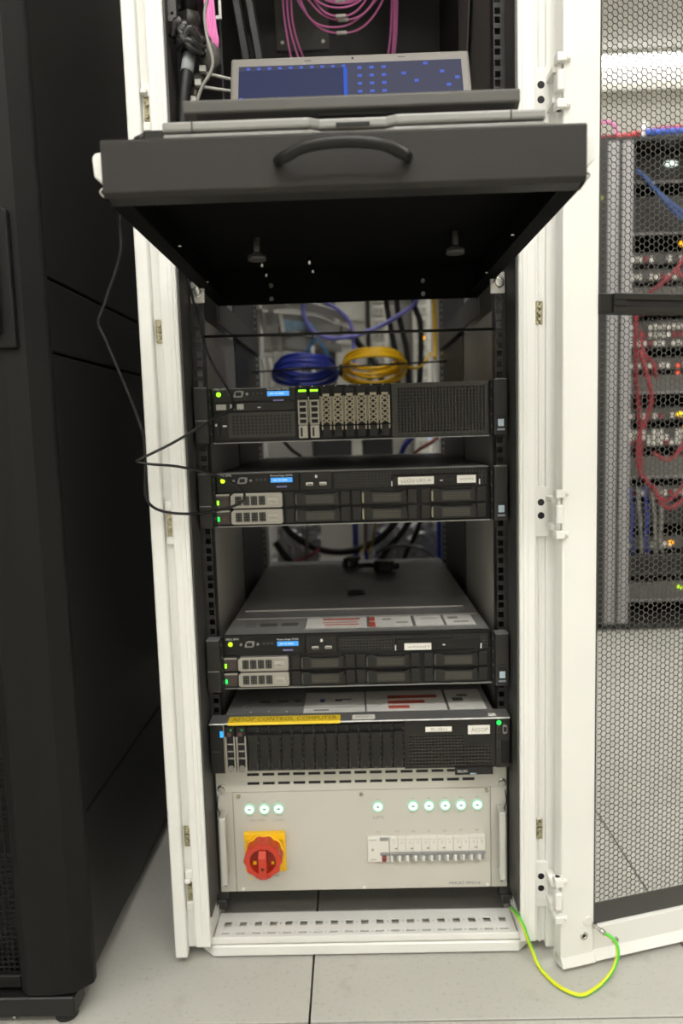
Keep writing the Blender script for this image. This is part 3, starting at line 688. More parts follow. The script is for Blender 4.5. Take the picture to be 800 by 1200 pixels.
MB().grid(-.1875, -.0925, .0130, .0445, -.0056, 16, 6, .68, .68, .003, 0).box(-.1925, -.1875, -.0056, -.0040, .0090, .0480).box(-.0925, -.0875, -.0056, -.0040, .0090, .0480).box(-.1875, -.0925, -.0056, -.0040, .0090, .0130).box(-.1875, -.0925, -.0056, -.0040, .0445, .0480).build('small_grille', GRIL, s1)
MB().box(-.1890, -.0910, -.0040, -.0036, .0110, .0460).build('grille_void', DARK, s1)
MB().box(-.2105, -.2060, -.0062, -.0046, .0120, .0430).build('card_slot', DARK, s1); MB().box(-.2010, -.1970, -.0062, -.0046, .0120, .0430).build('card_slot', DARK, s1)
MB().box(-.2135, -.2105, -.0064, -.0046, .0275, .0315).build('slot_light', WHITEINK, s1); MB().box(-.2015, -.1955, -.0070, -.0046, .0265, .0290).build('slot_catch', ALU, s1)
MB().box(-.0850, .0648, -.0042, -.0034, .0030, .0860).build('bay_back', DARK, s1)
MB().box(-.0850, .0648, -.0075, -.0034, .0840, .0868).build('bay_top_lip', SRV2, s1, bevel=0.0005)
for k in range(8):
    MB().box(-.0770+k*.0184-.0008, -.0770+k*.0184+.0008, -.0080, -.0074, .0850, .0862).build('bay_number', WHITEINK, s1)
def bay_live(r, x):
    b = MB()
    b.box(x-.0075, x-.0050, -.0095, -.0040, .026, .065); b.box(x+.0050, x+.0075, -.0095, -.0040, .026, .065)
    for z in (.026, .0345, .0435, .0530, .0620): b.box(x-.0050, x+.0050, -.0090, -.0040, z, z+.0028)
    c = b.build('drive_carrier', SILVER, r, bevel=0.0005)
    MB().box(x-.0052, x+.0052, -.0060, -.0042, .028, .063).build('carrier_void', DARK, c)
    MB().box(x-.0078, x+.0078, -.0085, -.0040, .066, .0835).build('light_block', SRV, c, bevel=0.0006)
    MB().box(x-.0060, x+.0060, -.0092, -.0085, .0775, .0805).build('activity_light', G_LED, c)
    MB().box(x-.0070, x+.0070, -.0125, -.0040, .0055, .0255).build('release_lever', mat('pale_lever_plastic', (0.44, 0.42, 0.37), 0.4, var=0.1, vscale=200), c, bevel=0.0012)
    MB().box(x-.0040, x-.0010, -.0132, -.0125, .0080, .0220).build('lever_mark', SRV2, c)
def bay_blank(r, x):
    b = MB(); b.box(x-.0078, x-.0052, -.0090, -.0040, .0250, .0690); b.box(x+.0052, x+.0078, -.0090, -.0040, .0250, .0690)
    b.box(x-.0052, x+.0052, -.0095, -.0070, .0690, .0735)
    c = b.build('slot_blank', BRASS, r, bevel=0.0004)
    b = MB()
    for k in range(5):
        z = .0275+k*.0083; b.prism([(x-.0052, z), (x-.0035, z), (x+.0052, z+.0066), (x+.0052, z+.0078), (x+.0035, z+.0078), (x-.0052, z+.0012)], 'y', -.0080, -.0058)
        b.prism([(x+.0052, z), (x+.0035, z), (x-.0052, z+.0066), (x-.0052, z+.0078), (x-.0035, z+.0078), (x+.0052, z+.0012)], 'y', -.0080, -.0058)
    b.build('blank_lattice', BRASS, c)
    MB().box(x-.0075, x+.0075, -.0085, -.0040, .0740, .0838).build('blank_cap', DARK, c, bevel=0.0005)
    MB().box(x-.0075, x+.0075, -.0100, -.0040, .0050, .0240).build('blank_foot', SRV, c, bevel=0.001)
    for q in (-1, 1): MB().box(x+q*.0066-.0010, x+q*.0066+.0010, -.0106, -.0098, .0170, .0230).build('foot_clip', BRASS, c)
for k in range(8):
    x = -.0745+k*.0184
    (bay_live if k < 2 else bay_blank)(s1, x)
    if k < 7: MB().box(x+.0086, x+.0098, -.0070, -.0034, .0300, .0700).build('bay_divider', BRASS, s1)
b = MB(); b.grid(.0735, .2110, .0090, .0800, -.0070, 27, 14, .68, .68, .003)
for q in ((.0655, .0735, .0030, .0860), (.2110, .2165, .0030, .0860), (.0735, .2110, .0030, .0090), (.0735, .2110, .0800, .0860)): b.box(q[0], q[1], -.0070, -.0040, q[2], q[3])
b.build('large_grille', GRIL, s1); MB().box(.0720, .2125, -.0040, -.0036, .0070, .0820).build('grille_void', DARK, s1)
b = MB()
for k in range(10): b.box(.074+k*.0136, .083+k*.0136, -.0074, -.0068, .0048, .0062)
b.build('grille_slots', DARK, s1, kind='stuff')
MB().box(-.217, .217, -.0085, -.0030, .0002, .0016).build('bottom_lip', LID, s1)

# ---- the two look-alike servers with lying drive carriers
def live_carrier(r, xa, z):
    w = .0825
    b = MB(); b.prism([(xa+.0240, z+.002), (xa+.0290, z), (xa+.1040, z), (xa+.1065, z+.002), (xa+.1065, z+.0215), (xa+.1040, z+.0235), (xa+.0290, z+.0235), (xa+.0240, z+.0195)], 'y', -.0135, -.0040)
    c = b.build('drive_carrier', SILVER, r, bevel=0.0010, seg=2)
    for k in range(4):
        x = xa+.0315+k*.0125
        v = MB().box(x, x+.0102, -.0141, -.0133, z+.0045, z+.0190).build('vent_opening', DARK, c)
        m = MB()
        for a in range(2):
            for q in range(4): m.box(x+.0008+a*.0050, x+.0042+a*.0050, -.0146, -.0140, z+.0055+q*.0035, z+.0068+q*.0035)
        m.build('vent_bars', mat('vent_bar_grey', (0.10, 0.095, 0.085), 0.5, var=0), r, kind='stuff')
    MB().box(xa+.0835, xa+.1005, -.0150, -.0135, z+.0055, z+.0165).build('release_lever', mat('pale_lever_plastic', (0.44, 0.42, 0.37), 0.4), c, bevel=0.0008)
    text('maker_logo', 'DELL', xa+.0855, xa+.0985, z+.0080, z+.0120, -.0153, INK, r)
    MB().box(xa, xa+.0230, -.0115, -.0040, z, z+.0235).build('light_block', mat('brown_black_plastic', (0.040, 0.031, 0.027), 0.4), c, bevel=0.0012)
    MB().box(xa+.0025, xa+.0055, -.0122, -.0115, z+.0060, z+.0130).build('activity_light', G2_LED if z < 0.02 else G_LED, c)
    MB().ring((xa+.0150, -.0115, z+.0110), 'y', .0032, .0024, -.0006, .0002, 16).build('release_button', mat('faded_red_plastic', (0.14, 0.055, 0.045), 0.4, var=0), c)
    MB().box(xa, xa+.0225, -.0122, -.0112, z+.0205, z+.0230).build('block_lip', SILVER, c)
def blank_carrier(r, xa, z, warm=False):
    c = MB().box(xa, xa+.0150, -.0095, -.0040, z+.0005, z+.0230).build('drive_blank', SRV2, r, bevel=0.0012, seg=2)
    MB().box(xa+.0880, xa+.1035, -.0095, -.0040, z+.0005, z+.0230).build('blank_clasp', SRV2, c, bevel=0.0012, seg=2)
    b = MB(); b.prism([(xa+.0165, z+.003), (xa+.0200, z+.001), (xa+.0860, z+.001), (xa+.0860, z+.0225), (xa+.0820, z+.0225), (xa+.0770, z+.0195), (xa+.0330, z+.0195), (xa+.0280, z+.0220), (xa+.0165, z+.0220)], 'y', -.0125, -.0040)
    b.build('blank_grip', SRV2, c, bevel=0.0012, seg=2)
    g = MB(); g.grid(xa+.0330, xa+.0770, z+.0045, z+.0175, -.0130, 12, 4, .7, .6, .0006, 0, 1); g.build('blank_grille', [mat('grille_bronze_grey', (0.075, 0.068, 0.055), 0.4, var=0.1), DARK], c)
    MB().box(xa+.0158, xa+.0192, -.0132, -.0040, z+.0030, z+.0200).build('grip_edge', BRASS if warm else SEAL, c, bevel=0.0008)
    MB().box(xa+.0855, xa+.0878, -.0110, -.0040, z+.0010, z+.0170).build('grip_gap', DARK, c)
def lff_server(name, label, u, left_lab, right_lab, lab_geo, warm):
    r = server(name, label, u); chassis(r); ears(r)
    MB().box(-.2165, -.0840, -.0050, -.0035, .0560, .0850).build('control_fascia', SRV, r, bevel=0.0006)
    control_panel(r, -.0052, 0.0, led_col=Y_LED)
    us = MB().box(-.0830, -.0320, -.0062, -.0035, .0565, .0850).build('usb_panel', SRV2, r, bevel=0.0008)
    for x in (-.0735, -.0520): MB().box(x, x+.0110, -.0068, -.0062, .0640, .0685).build('usb_port', STEEL, us); MB().box(x+.001, x+.010, -.0072, -.0068, .0648, .0664).build('usb_tongue', DARK, us)
    MB().box(-.0590, -.0555, -.0066, -.0062, .0755, .0800).build('card_icon', WHITEINK, us); MB().box(-.0680, -.0480, -.0066, -.0062, .0715, .0735).build('card_slot', DARK, us)
    b = MB(); b.grid(-.0280, .0610, .0590, .0825, -.0056, 17, 5, .62, .62, .0025); b.build('top_grille', GRIL, r)
    b = MB(); b.grid(.0610, .2120, .0775, .0825, -.0056, 29, 1, .62, .7, .0025); b.build('top_grille', GRIL, r)
    b = MB(); b.grid(.1995, .2120, .0590, .0775, -.0056, 2, 3, .6, .6, .0025); b.build('side_grille', GRIL, r)
    MB().box(-.0285, .2125, -.0033, -.0030, .0580, .0835).build('grille_void', DARK, r)
    MB().box(-.0310, .2165, -.0050, -.0034, .0560, .0590).build('fascia_rail', SRV, r)
    MB().box(-.0310, .2165, -.0050, -.0034, .0825, .0850).build('fascia_rail', SRV, r)
    od = MB().box(.0640, .1990, -.0072, -.0036, .0570, .0765).build('optical_drive', SRV, r, bevel=0.0008)
    MB().box(.1480, .1585, -.0079, -.0072, .0635, .0690).build('eject_button', SRV2, od); MB().box(.1385, .1430, -.0076, -.0072, .0650, .0668).build('drive_mark', WHITEINK, od)
    for x in (.0625, .2008): MB().box(x-.0008, x+.0008, -.0078, -.0036, .0585, .0665).build('drive_pin', WHITEINK, od)
    for body, (a0, a1, c0, c1) in zip((left_lab, right_lab), lab_geo):
        if not body: continue
        MB().box(a0, a1, -.0080, -.0072, c0, c1).build('paper_label', PAPER, r)
        text('label_lettering', body, a0+.005, a1-.004, c0+.0035, c1-.0035, -.0083, INKL, r)
    MB().box(-.217, .217, -.0042, -.0032, .0015, .0560).build('bay_back', DARK, r)
    for z in (.0308, .0048):
        live_carrier(r, -.2180, z)
        for k, xa in enumerate((-.1075, -.0015, .1080)): blank_carrier(r, xa, z, warm and k > 0)
    MB().box(-.217, .217, -.0095, -.0030, .0006, .0022).build('bottom_lip', LID, r)
    return r
s2 = lff_server('rack_server', 'black rack server with the LLCU LRS-A label, second from the top', 14, 'LLCU LRS-A', 'wqmlra', ((.0722, .1288, .0607, .0728), (.1653, .1949, .0611, .0732)), True)
s3 = lff_server('rack_server', 'black rack server with bare grey lid and one small white label, third from the top', 8, 'whistl1', None, ((.0768, .1204, .0585, .0695), (0, 0, 0, 0)), False)
# lid furniture of the third server
z = .0868
MB().box(-.2170, .2170, -.004, .1020, z, z+.0012).build('lid_front', LID, s3, bevel=0.0005)
MB().box(-.2120, .2120, .1020, .1045, z, z+.0018).build('lid_seam', ALU, s3)
MB().box(-.2050, .1980, .1640, .1665, z, z+.0014).build('lid_seam', ALU, s3)
MB().box(-.2170, .2170, -.0050, .0020, z-.0030, z+.0016).build('lid_edge', SRV, s3)
lb = MB().box(-.0160, .0190, .2830, .3180, z, z+.0030).build('lid_latch', SRV, s3, bevel=0.001)
MB().box(-.0100, .0130, .2900, .3080, z+.0030, z+.0036).build('latch_tab', DARK, lb)
for xa, xb in ((-.0870, .0190), (.0205, .0960), (.0985, .1480), (.1500, .2010)):
    p_ = MB().box(xa, xb, .0280, .0980, z+.0012, z+.0016).build('service_sheet', SHEET, s3)
    b = MB()
    for q in ((xa, xb, .0280, .0292), (xa, xb, .0968, .0980), (xa, xa+.0012, .0280, .0980), (xb-.0012, xb, .0280, .0980)): b.box(*q, z+.0016, z+.0018)
    b.build('sheet_border', INK, p_)
z2 = z+.0016
for q in ((-.058, .006, .080, .090), (-.058, .002, .062, .066), (-.054, .004, .046, .052), (.0215, .0320, .030, .062), (.0215, .0320, .068, .094)):
    MB().box(*q, z2, z2+.0002).build('red_print', REDINK, s3)
for q in ((.045, .060, .072, .082), (.068, .088, .050, .058), (.110, .140, .075, .078), (.158, .175, .070, .085), (.165, .190, .045, .055), (-.052, .000, .036, .038)):
    MB().box(*q, z2, z2+.0002).build('grey_print', INKL, s3)
for q in ((-.190, -.172, .050, .054), (-.190, -.172, .066, .070), (-.165, -.135, .050, .070), (-.128, -.100, .050, .070)):
    MB().box(*q, z+.0012, z+.0014).build('lid_icon', INK, s3)
# lid of the second server seen edge on is the plain one

# ---- lowest server: sixteen narrow slots
s4 = server('rack_server', 'black rack server with yellow AESOP CONTROL COMPUTER tape, lowest of the four', 5)
MB().box(-.217, .217, -.026, .700, .0015, .0790).build('body', SRV, s4, bevel=0.0008)
MB().box(-.2200, .2200, -.030, .700, .0845, .0862).build('lid', LID, s4, bevel=0.0004)
MB().box(-.2180, .2180, -.026, .700, .0790, .0845).build('lid_skirt', SRV, s4)
b = MB(); b.prism([(-.0370, .0840), (-.0370, .0862), (-.0355, .0868), (-.0020, .0878), (-.0020, .0862), (-.030, .0845)], 'x', -.2413, .2413); b.build('front_top_lip', mat('bright_lid_edge', (0.42, 0.42, 0.41), 0.3, metal=0.7), s4, bevel=0.0005)
f4 = -.030
for s in (-1, 1):
    e = MB().box(min(s*.2185, s*.2413), max(s*.2185, s*.2413), -.034, -.003, .0015, .0835).build('ear', EARM if s > 0 else SRV, s4, bevel=0.0012, seg=2)
    if s < 0:
        MB().box(-.2245, -.2195, -.0350, -.034, .0630, .0730).build('status_light', mat('cyan_blue_led', (0.03, 0.36, 1.0), emit=1.6), e, label='glowing blue status light')
        MB().box(-.2390, -.2270, -.0346, -.034, .0380, .0394).build('ear_lip', SEAL, e)
        MB().box(-.2190, -.2175, -.0350, -.034, .0020, .0830).build('ear_edge', BRASS, e)
    else:
        MB().cyl((.2235, -.0352, .0770), (.2235, -.034, .0770), .0036, n=16).build('power_light', G2_LED, e)
        for za in (.0600, .0360):
            MB().box(.2208, .2255, -.0352, -.034, za, za+.0110).build('usb_port', SEAL, e); MB().box(.2218, .2245, -.0356, -.0352, za+.001, za+.010).build('usb_tongue', DARK, e)
        MB().prism([(.2295, .0600), (.2310, .0580), (.2355, .0590), (.2368, .0610), (.2368, .0710), (.2355, .0730), (.2310, .0740), (.2295, .0720)], 'y', -.0355, -.034).build('monitor_socket', LID, e, bevel=0.0004)
        MB().box(.2308, .2356, -.0359, -.0355, .0620, .0700).build('socket_face', DARK, e)
        MB().box(.2270, .2400, -.0356, -.034, .0100, .0480).build('pull_tag', SRV, e, bevel=0.0008)
for k in range(2):
    xa = -.2165+k*.0178
    b = MB(); b.box(xa, xa+.0024, -.0375, -.0280, .0040, .0640); b.box(xa+.0136, xa+.0160, -.0375, -.0280, .0040, .0640); b.box(xa+.0024, xa+.0136, -.0365, -.0280, .0040, .0110)
    for z in (.0260, .0380, .0500): b.box(xa+.0024, xa+.0136, -.0355, -.0280, z, z+.0016)
    c = b.build('drive_carrier', SILVER, s4, bevel=0.0004)
    MB().box(xa+.0024, xa+.0136, -.0325, -.0280, .0110, .0640).build('carrier_void', DARK, c)
    MB().box(xa, xa+.0160, -.0365, -.0280, .0645, .0800).build('light_block', SRV, c, bevel=0.0008)
    MB().box(xa+.0085, xa+.0115, -.0372, -.0365, .0740, .0765).build('activity_light', mat('dim_green_led', (0.05, 0.45, 0.12), emit=0.8), c)
    MB().cyl((xa+.0070, -.0372, .0680), (xa+.0070, -.0365, .0680), .0036, n=12).build('release_button', mat('dull_red_plastic', (0.09, 0.035, 0.03), 0.4, var=0), c)
    MB().box(xa+.0040, xa+.0120, -.0385, -.0360, .0050, .0160).build('release_lever', mat('dull_grey_lever', (0.20, 0.19, 0.17), 0.4), c, bevel=0.0010)
MB().box(-.1815, .0715, -.0296, -.0264, .0030, .0820).build('bay_back', DARK, s4)
for k in range(14):
    xa = -.1805+k*.01800
    b = MB(); b.box(xa+.0012, xa+.0158, -.0350, -.0290, .0050, .0660)
    c = b.build('slot_blank', SRV2, s4, bevel=0.0010, seg=2)
    MB().box(xa+.0012, xa+.0158, -.0330, -.0290, .0700, .0790).build('blank_cap', SRV, c, bevel=0.0006)
    b = MB(); b.box(xa+.0020, xa+.0028, -.0358, -.0350, .0060, .0230); b.box(xa+.0142, xa+.0150, -.0358, -.0350, .0060, .0230); b.box(xa+.0050, xa+.0120, -.0356, -.0350, .0065, .0085); b.build('blank_grip', SEAL, c)
    b = MB()
    for q in range(7): b.box(xa+.0160, xa+.0178, -.0325, -.0296, .012+q*.0095, .016+q*.0095)
    b.build('divider_teeth', SEAL, s4, kind='stuff')
    MB().box(xa+.0162, xa+.0172, -.0335, -.0325, .0755, .0785).build('bay_number', SEAL, s4)
MB().box(.0720, .2175, -.0325, -.0264, .0030, .0040).build('fascia_rail', SRV2, s4)
b = MB(); b.grid(.0790, .1680, .0405, .0590, -.0340, 17, 4, .72, .6, .003); b.grid(.0790, .2120, .0080, .0405, -.0340, 25, 6, .72, .6, .003); b.build('right_grille', GRIL, s4)
b = MB()
for q in ((.0720, .0790, .0030, .0830), (.2120, .2175, .0030, .0830), (.0790, .2120, .0030, .0080), (.1680, .2120, .0405, .0590), (.0790, .2120, .0590, .0830)): b.box(q[0], q[1], -.0340, -.0300, q[2], q[3])
b.build('right_fascia', SRV2, s4); MB().box(.0770, .2140, -.0306, -.0300, .0060, .0620).build('grille_void', DARK, s4)
MB().box(.1060, .1480, -.0348, -.0340, .0645, .0725).build('paper_label', PAPER, s4); text('label_lettering', 'RL-5B11', .1150, .1400, .0662, .0708, -.0351, INKL, s4)
MB().box(.1740, .2090, -.0348, -.0340, .0590, .0735).build('paper_label', PAPER, s4); text('label_lettering', 'AESOP', .1790, .2060, .0630, .0695, -.0351, INKL, s4)
tb = MB().box(.1520, .2130, -.0385, -.0345, -.0075, .0040).build('pull_tag', DARK, s4, bevel=0.0008)
text('tag_lettering', 'DELL EMC', .1560, .1720, -.0030, .0010, -.0388, WHITEINK, s4); MB().box(.1760, .1860, -.0390, -.0385, -.0062, -.0044).build('tag_print', mat('pale_blue_badge', (0.5, 0.6, 0.7), 0.5), tb)
# tapes on the lip and printed sheets on the lid
yt = MB().box(-.2110, -.0300, -.0372, -.0140, .0880, .0884).box(-.2110, -.0300, -.0380, -.0372, .0838, .0884).build('yellow_tape', YTAPE, s4, label='yellow lettered tape along the front lid edge')
text('tape_lettering', 'AESOP CONTROL COMPUTER', -.2050, -.0360, -.0330, -.0180, .0886, mat('olive_ink', (0.30, 0.20, 0.02), 0.6, var=0), s4, flat=True)
MB().box(-.0110, .0260, -.0340, -.0160, .0879, .0883).build('white_tape', PAPER, s4); text('tape_lettering', 'AESOP-1', -.0060, .0210, -.0290, -.0210, .0885, INKL, s4, flat=True)
MB().box(.2080, .2200, -.0330, -.0220, .0878, .0882).build('white_tape', SHEET, s4)
z = .0862
for xa, xb in ((-.0920, .0110), (.0125, .1470), (.1500, .2110)):
    MB().box(xa, xb, .0020, .0950, z, z+.0004).build('service_sheet', SHEET, s4)
z += .0004
MB().box(-.0920, .0110, .0230, .0245, z, z+.0004).build('sheet_fold', INK, s4); MB().box(.0105, .0130, .0020, .0950, z-.0003, z+.0005).build('sheet_fold', INK, s4); MB().box(.1465, .1505, .0020, .0950, z-.0003, z+.0005).build('sheet_fold', INK, s4)
for q in ((.050, .135, .058, .072), (.050, .112, .034, .048), (.050, .085, .012, .025)): MB().box(*q, z, z+.0003).build('red_print', REDINK, s4)
for q in ((-.040, -.028, .050, .060), (-.030, -.012, .056, .061), (.160, .178, .040, .055), (.170, .188, .062, .070), (-.075, -.05, .010, .014)): MB().box(*q, z, z+.0003).build('grey_print', INK, s4)
MB().box(-.066, -.058, .048, .062, z, z+.0003).build('grey_print', BLUEC, s4)
for q in ((-.180, .010), (-.150, .012), (-.120, .010), (-.195, .035)):
    MB().cyl((q[0], q[1], .0862), (q[0], q[1], .0872), .0022, n=10).build('lid_rivet', ALU, s4)
for q in ((-.170, -.152, .052, .062), (-.140, -.122, .052, .062), (-.110, -.100, .052, .062)): MB().box(*q, .0862, .0864).build('lid_icon', INK, s4)

# ------------------------------------------------------------------ the power panel
pw = thing('power_distribution_unit', 'pale grey power distribution panel with red rotary switch at the bottom of the rack', 'panel', (0, 0, Z0))
b = MB(); b.box(-.2413, .2413, -.0045, -.0010, .1765, .2205); b.box(-.2413, -.2150, -.0045, -.0010, 0.0, .1765); b.box(.2150, .2413, -.0045, -.0010, 0, .1765); b.build('frame_plate', GREYP, pw, bevel=0.0006)
MB().box(-.218, .218, .0005, .400, .004, .2180).build('housing', RAILM, pw)
MB().box(-.2143, .2143, -.0050, -.0008, .0004, .1758).build('front_panel', GREYP, pw, bevel=0.0008)
for row, z in ((0, .2070), (1, .1915)):
    for k in range(15):
        x = -.1885+k*.0255
        MB().box(x, x+.0198, -.0048, -.0042, z-.0023, z+.0023).build('vent_slot', DARK if row else SRV, pw)
for x, z in ((-.2325, .1832), (.2334, .1845)):
    b = MB(); b.ring((x, -.0045, z), 'y', .0072, .0045, -.0014, .0002); b.cyl((x, -.0105, z), (x, -.0045, z), .0048, n=18); b.build('rack_bolt', STEEL, pw)
for x, z in ((-.2045, .1700), (0, .1690), (.2080, .1715), (-.2030, .0065), (.0010, .0055), (.2080, .0060)):
    MB().cyl((x, -.0075, z), (x, -.0050, z), .0031, n=12).build('panel_screw', ZINC if z > .1 else WHITE2, pw)
for x, z in ((-.2330, .0115), (.2325, .0112), (-.2360, .2120), (.2350, .2120)):
    MB().cyl((x, -.0048, z), (x, -.0042, z), .0022, n=10).build('fixing_hole', DARK, pw)
for s in (-1, 1):
    xa, xb = (s*.2235, s*.2345)
    b = MB(); b.box(min(xa, xb), max(xa, xb), -.0350, -.0280, .0300, .1480); h = b.build('handle', ALU, pw, bevel=0.002, seg=2)
    for z in (.0310, .1390): MB().prism([(-.0300, z), (-.0300, z+.008), (-.0045, z+.008), (-.0045, z)], 'x', min(xa, xb)+.001, max(xa, xb)-.001).build('handle_foot', ALU, h, bevel=0.001)
    MB().tube([(s*.2385, -.006, .172), (s*.2392, -.012, .155), (s*.2365, -.010, .142), (s*.2392, -.010, .128)], .0009, 6).build('handle_wire', CORDB, h)
    MB().tube([(s*.2340, -.010, .045), (s*.2355, -.014, .030), (s*.2300, -.020, .0245), (s*.2255, -.026, .029)], .0014, 6).build('handle_wire', LID, h)
LX = [-.1868, -.1618, -.1382, .0274, .0857, .1120, .1389, .1652, .1921]
LT = ['F1', 'F2', 'F3', 'F2', 'F4', 'F5', 'F6', 'F7', 'F8']
LU = ['MAINS', 'MAINS', 'ON', '', 'OUT 1', 'OUT 2', 'OUT 3', 'OUT 4', 'OUT 5']
for k, x in enumerate(LX):
    z = .1477
    l = MB().ring((x, -.0050, z), 'y', .0092, .0074, -.0035, .0, 28).build('lamp_ring', LAMPG, pw)
    MB().cyl((x, -.0085, z), (x, -.0050, z), .0076, .0076, n=28).build('lamp_lens', LAMPW, l, bevel=0.0012, seg=2, label='lit pale green indicator lamp')
    MB().box(x-.0024, x+.0024, -.0089, -.0084, z-.0013, z+.0013).build('lamp_core', mat('lamp_core_green', (0.10, 0.33, 0.18), emit=0.9), l)
    text('panel_lettering', LT[k], x-.0020, x+.0020, z+.0108, z+.0136, -.0053, INKL, pw)
    if LU[k]: text('panel_lettering', LU[k], x-.0050, x+.0050, z-.0138, z-.0112, -.0053, INKL, pw)
text('panel_lettering', 'DUAL SUPPLY', -.1880, -.1610, .1250, .1290, -.0053, INKL, pw); text('panel_lettering', 'OUTPUT', -.1480, -.1295, .1248, .1288, -.0053, INKL, pw)
text('panel_lettering', 'UPS', .0190, .0365, .1252, .1304, -.0053, INKL, pw)
text('panel_lettering', 'MMCAT MPSU-6', .1440, .1960, .0062, .0108, -.0053, INK, pw)
# rotary isolator
sw = MB().box(-.1975, -.1285, -.0085, -.0050, .0375, .1085).build('switch_plate', YPLATE, pw, bevel=0.0012, seg=2)
MB().box(-.1975, -.1285, -.0140, -.0085, .0965, .1085).build('switch_top_block', YPLATE, sw, bevel=0.0012, seg=2)
MB().ring((-.1635, -.0085, .0755), 'y', .0330, .0250, -.010, .0, 40).build('switch_collar', YPLATE, sw, bevel=0.001)
b = MB(); n = 80; cx, cz = -.1635, .0755
outer = []
for i in range(n):
    a = 2*math.pi*i/n; r_ = .0305 + .0013*math.cos(10*a); outer.append((cx+r_*math.cos(a), cz+r_*math.sin(a)))
inner = [(cx+.0215*math.cos(2*math.pi*i/n), cz+.0215*math.sin(2*math.pi*i/n)) for i in range(n)]
rings = []
for poly, y in ((outer, -.0185), (outer, -.0400), ([(cx+(p[0]-cx)*.96, cz+(p[1]-cz)*.96) for p in outer], -.0420), (inner, -.0420), (inner, -.0290)):
    rings.append([b.p(p[0], y, p[1]) for p in poly])
for A, B in zip(rings, rings[1:]):
    for i in range(n): b.face((A[i], A[(i+1) % n], B[(i+1) % n], B[i]), 0)
kn = b.build('rotary_knob', REDP, pw, label='red scalloped rotary knob')
MB().cyl((cx, -.0290, cz), (cx, -.0240, cz), .0216, n=40).build('knob_floor', REDD, kn)
b = MB(); b.prism([(-.0240, cz+.021), (-.0420, cz+.018), (-.0480, cz+.008), (-.0480, cz-.024), (-.0465, cz-.029), (-.0425, cz-.029), (-.0410, cz-.021), (-.0240, cz-.020)], 'x', cx-.0066, cx+.0066)
lv = b.build('knob_lever', REDP, kn, bevel=0.0012, seg=2)
MB().box(cx-.0022, cx+.0022, -.0486, -.0479, cz-.012, cz-.0075).build('lever_hole', DARK, kn)
MB().box(cx-.0175, cx-.0120, -.0300, -.0288, cz-.012, cz-.006).build('knob_window', YPLATE, kn); MB().box(cx+.0125, cx+.0170, -.0300, -.0288, cz-.012, cz-.007).build('knob_window', YPLATE, kn)
text('panel_lettering', '0', cx-.0015, cx+.0015, .1000, .1040, -.0142, INK, pw); text('panel_lettering', 'OFF', cx+.012, cx+.022, .0265, .0300, -.0053, INK, pw)
MB().prism([(-.1925, .0225), (-.1865, .0225), (-.1895, .0275)], 'y', -.0054, -.0050).build('warning_sticker', YTAPE, pw)
# breakers
BRK = mat('breaker_white_plastic', (0.74, 0.72, 0.66), 0.35, var=0.02)
r_ = MB().box(.0084, .0445, -.0110, -.0050, .0525, .0962).build('circuit_breaker', BRK, pw, bevel=0.0008)
MB().box(.0290, .0432, -.0116, -.0110, .0895, .0955).build('breaker_window', BRKGREY, r_)
MB().box(.0290, .0450, -.0150, -.0110, .0655, .0695).build('breaker_band', BRKGREY, r_, bevel=0.0006)
MB().box(.0320, .0390, -.0180, -.0110, .0555, .0650).build('toggle', MAROON, r_, bevel=0.001); MB().box(.0290, .0318, -.0135, -.0110, .055, .0645).build('toggle_guard', BRK, r_); MB().box(.0402, .0435, -.0135, -.0110, .055, .0645).build('toggle_guard', BRK, r_)
for q in ((.0105, .0235, .0905, .0915), (.0150, .0185, .0720, .0760), (.0130, .0230, .0560, .0572)): MB().box(q[0], q[1], -.0114, -.0110, q[2], q[3]).build('breaker_print', INKL, r_)
for k in range(6):
    xa = .0453+k*.0265
    c = MB().box(xa, xa+.0132, -.0110, -.0050, .0540, .0962).box(xa+.0134, xa+.0262, -.0110, -.0050, .0540, .0962).build('circuit_breaker', BRK, pw, bevel=0.0006)
    MB().box(xa, xa+.0262, -.0145, -.0110, .0650, .0695).build('breaker_band', BRKGREY, c, bevel=0.0006)
    for q in (0, .0133):
        MB().box(xa+q+.0010, xa+q+.0050, -.0165, -.0110, .0548, .0645).build('toggle', WHITE2, c, bevel=0.0008); MB().box(xa+q+.0055, xa+q+.0115, -.0125, -.0110, .0545, .0650).build('toggle_slot', BRKGREY, c)
        MB().ring((xa+q+.0075, -.0110, .0855), 'y', .0022, .0015, -.0004, .0001, 12).build('breaker_screw', mat('pale_ink', (0.52, 0.5, 0.45), 0.6, var=0), c)
        MB().box(xa+q+.0020, xa+q+.0110, -.0113, -.0110, .0905, .0912).build('breaker_print', mat('pale_ink', (0.52, 0.5, 0.45), 0.6), c)
    MB().box(xa+.0085, xa+.0125, -.0114, -.0110, .0745, .0760).build('breaker_print', INK, c)
    text('panel_lettering', 'F%d' % (k+3), xa+.0105, xa+.0160, .1000, .1040, -.0053, INKL, pw)
    text('panel_lettering', ('RACK', 'RACK', 'PSU', 'PSU', 'AUX', 'AUX')[k], xa+.0075, xa+.0190, .0475, .0505, -.0053, INKL, pw); text('panel_lettering', 'OUT %d' % (k+1) if k < 5 else 'SP', xa+.0085, xa+.0180, .0430, .0458, -.0053, INKL, pw)
text('panel_lettering', 'F2', .0240, .0300, .0998, .1038, -.0053, INKL, pw); text('panel_lettering', 'UPS', .0225, .0320, .0455, .0490, -.0053, mat('red_print_ink', (0.5, 0.22, 0.18), 0.6, var=0), pw)

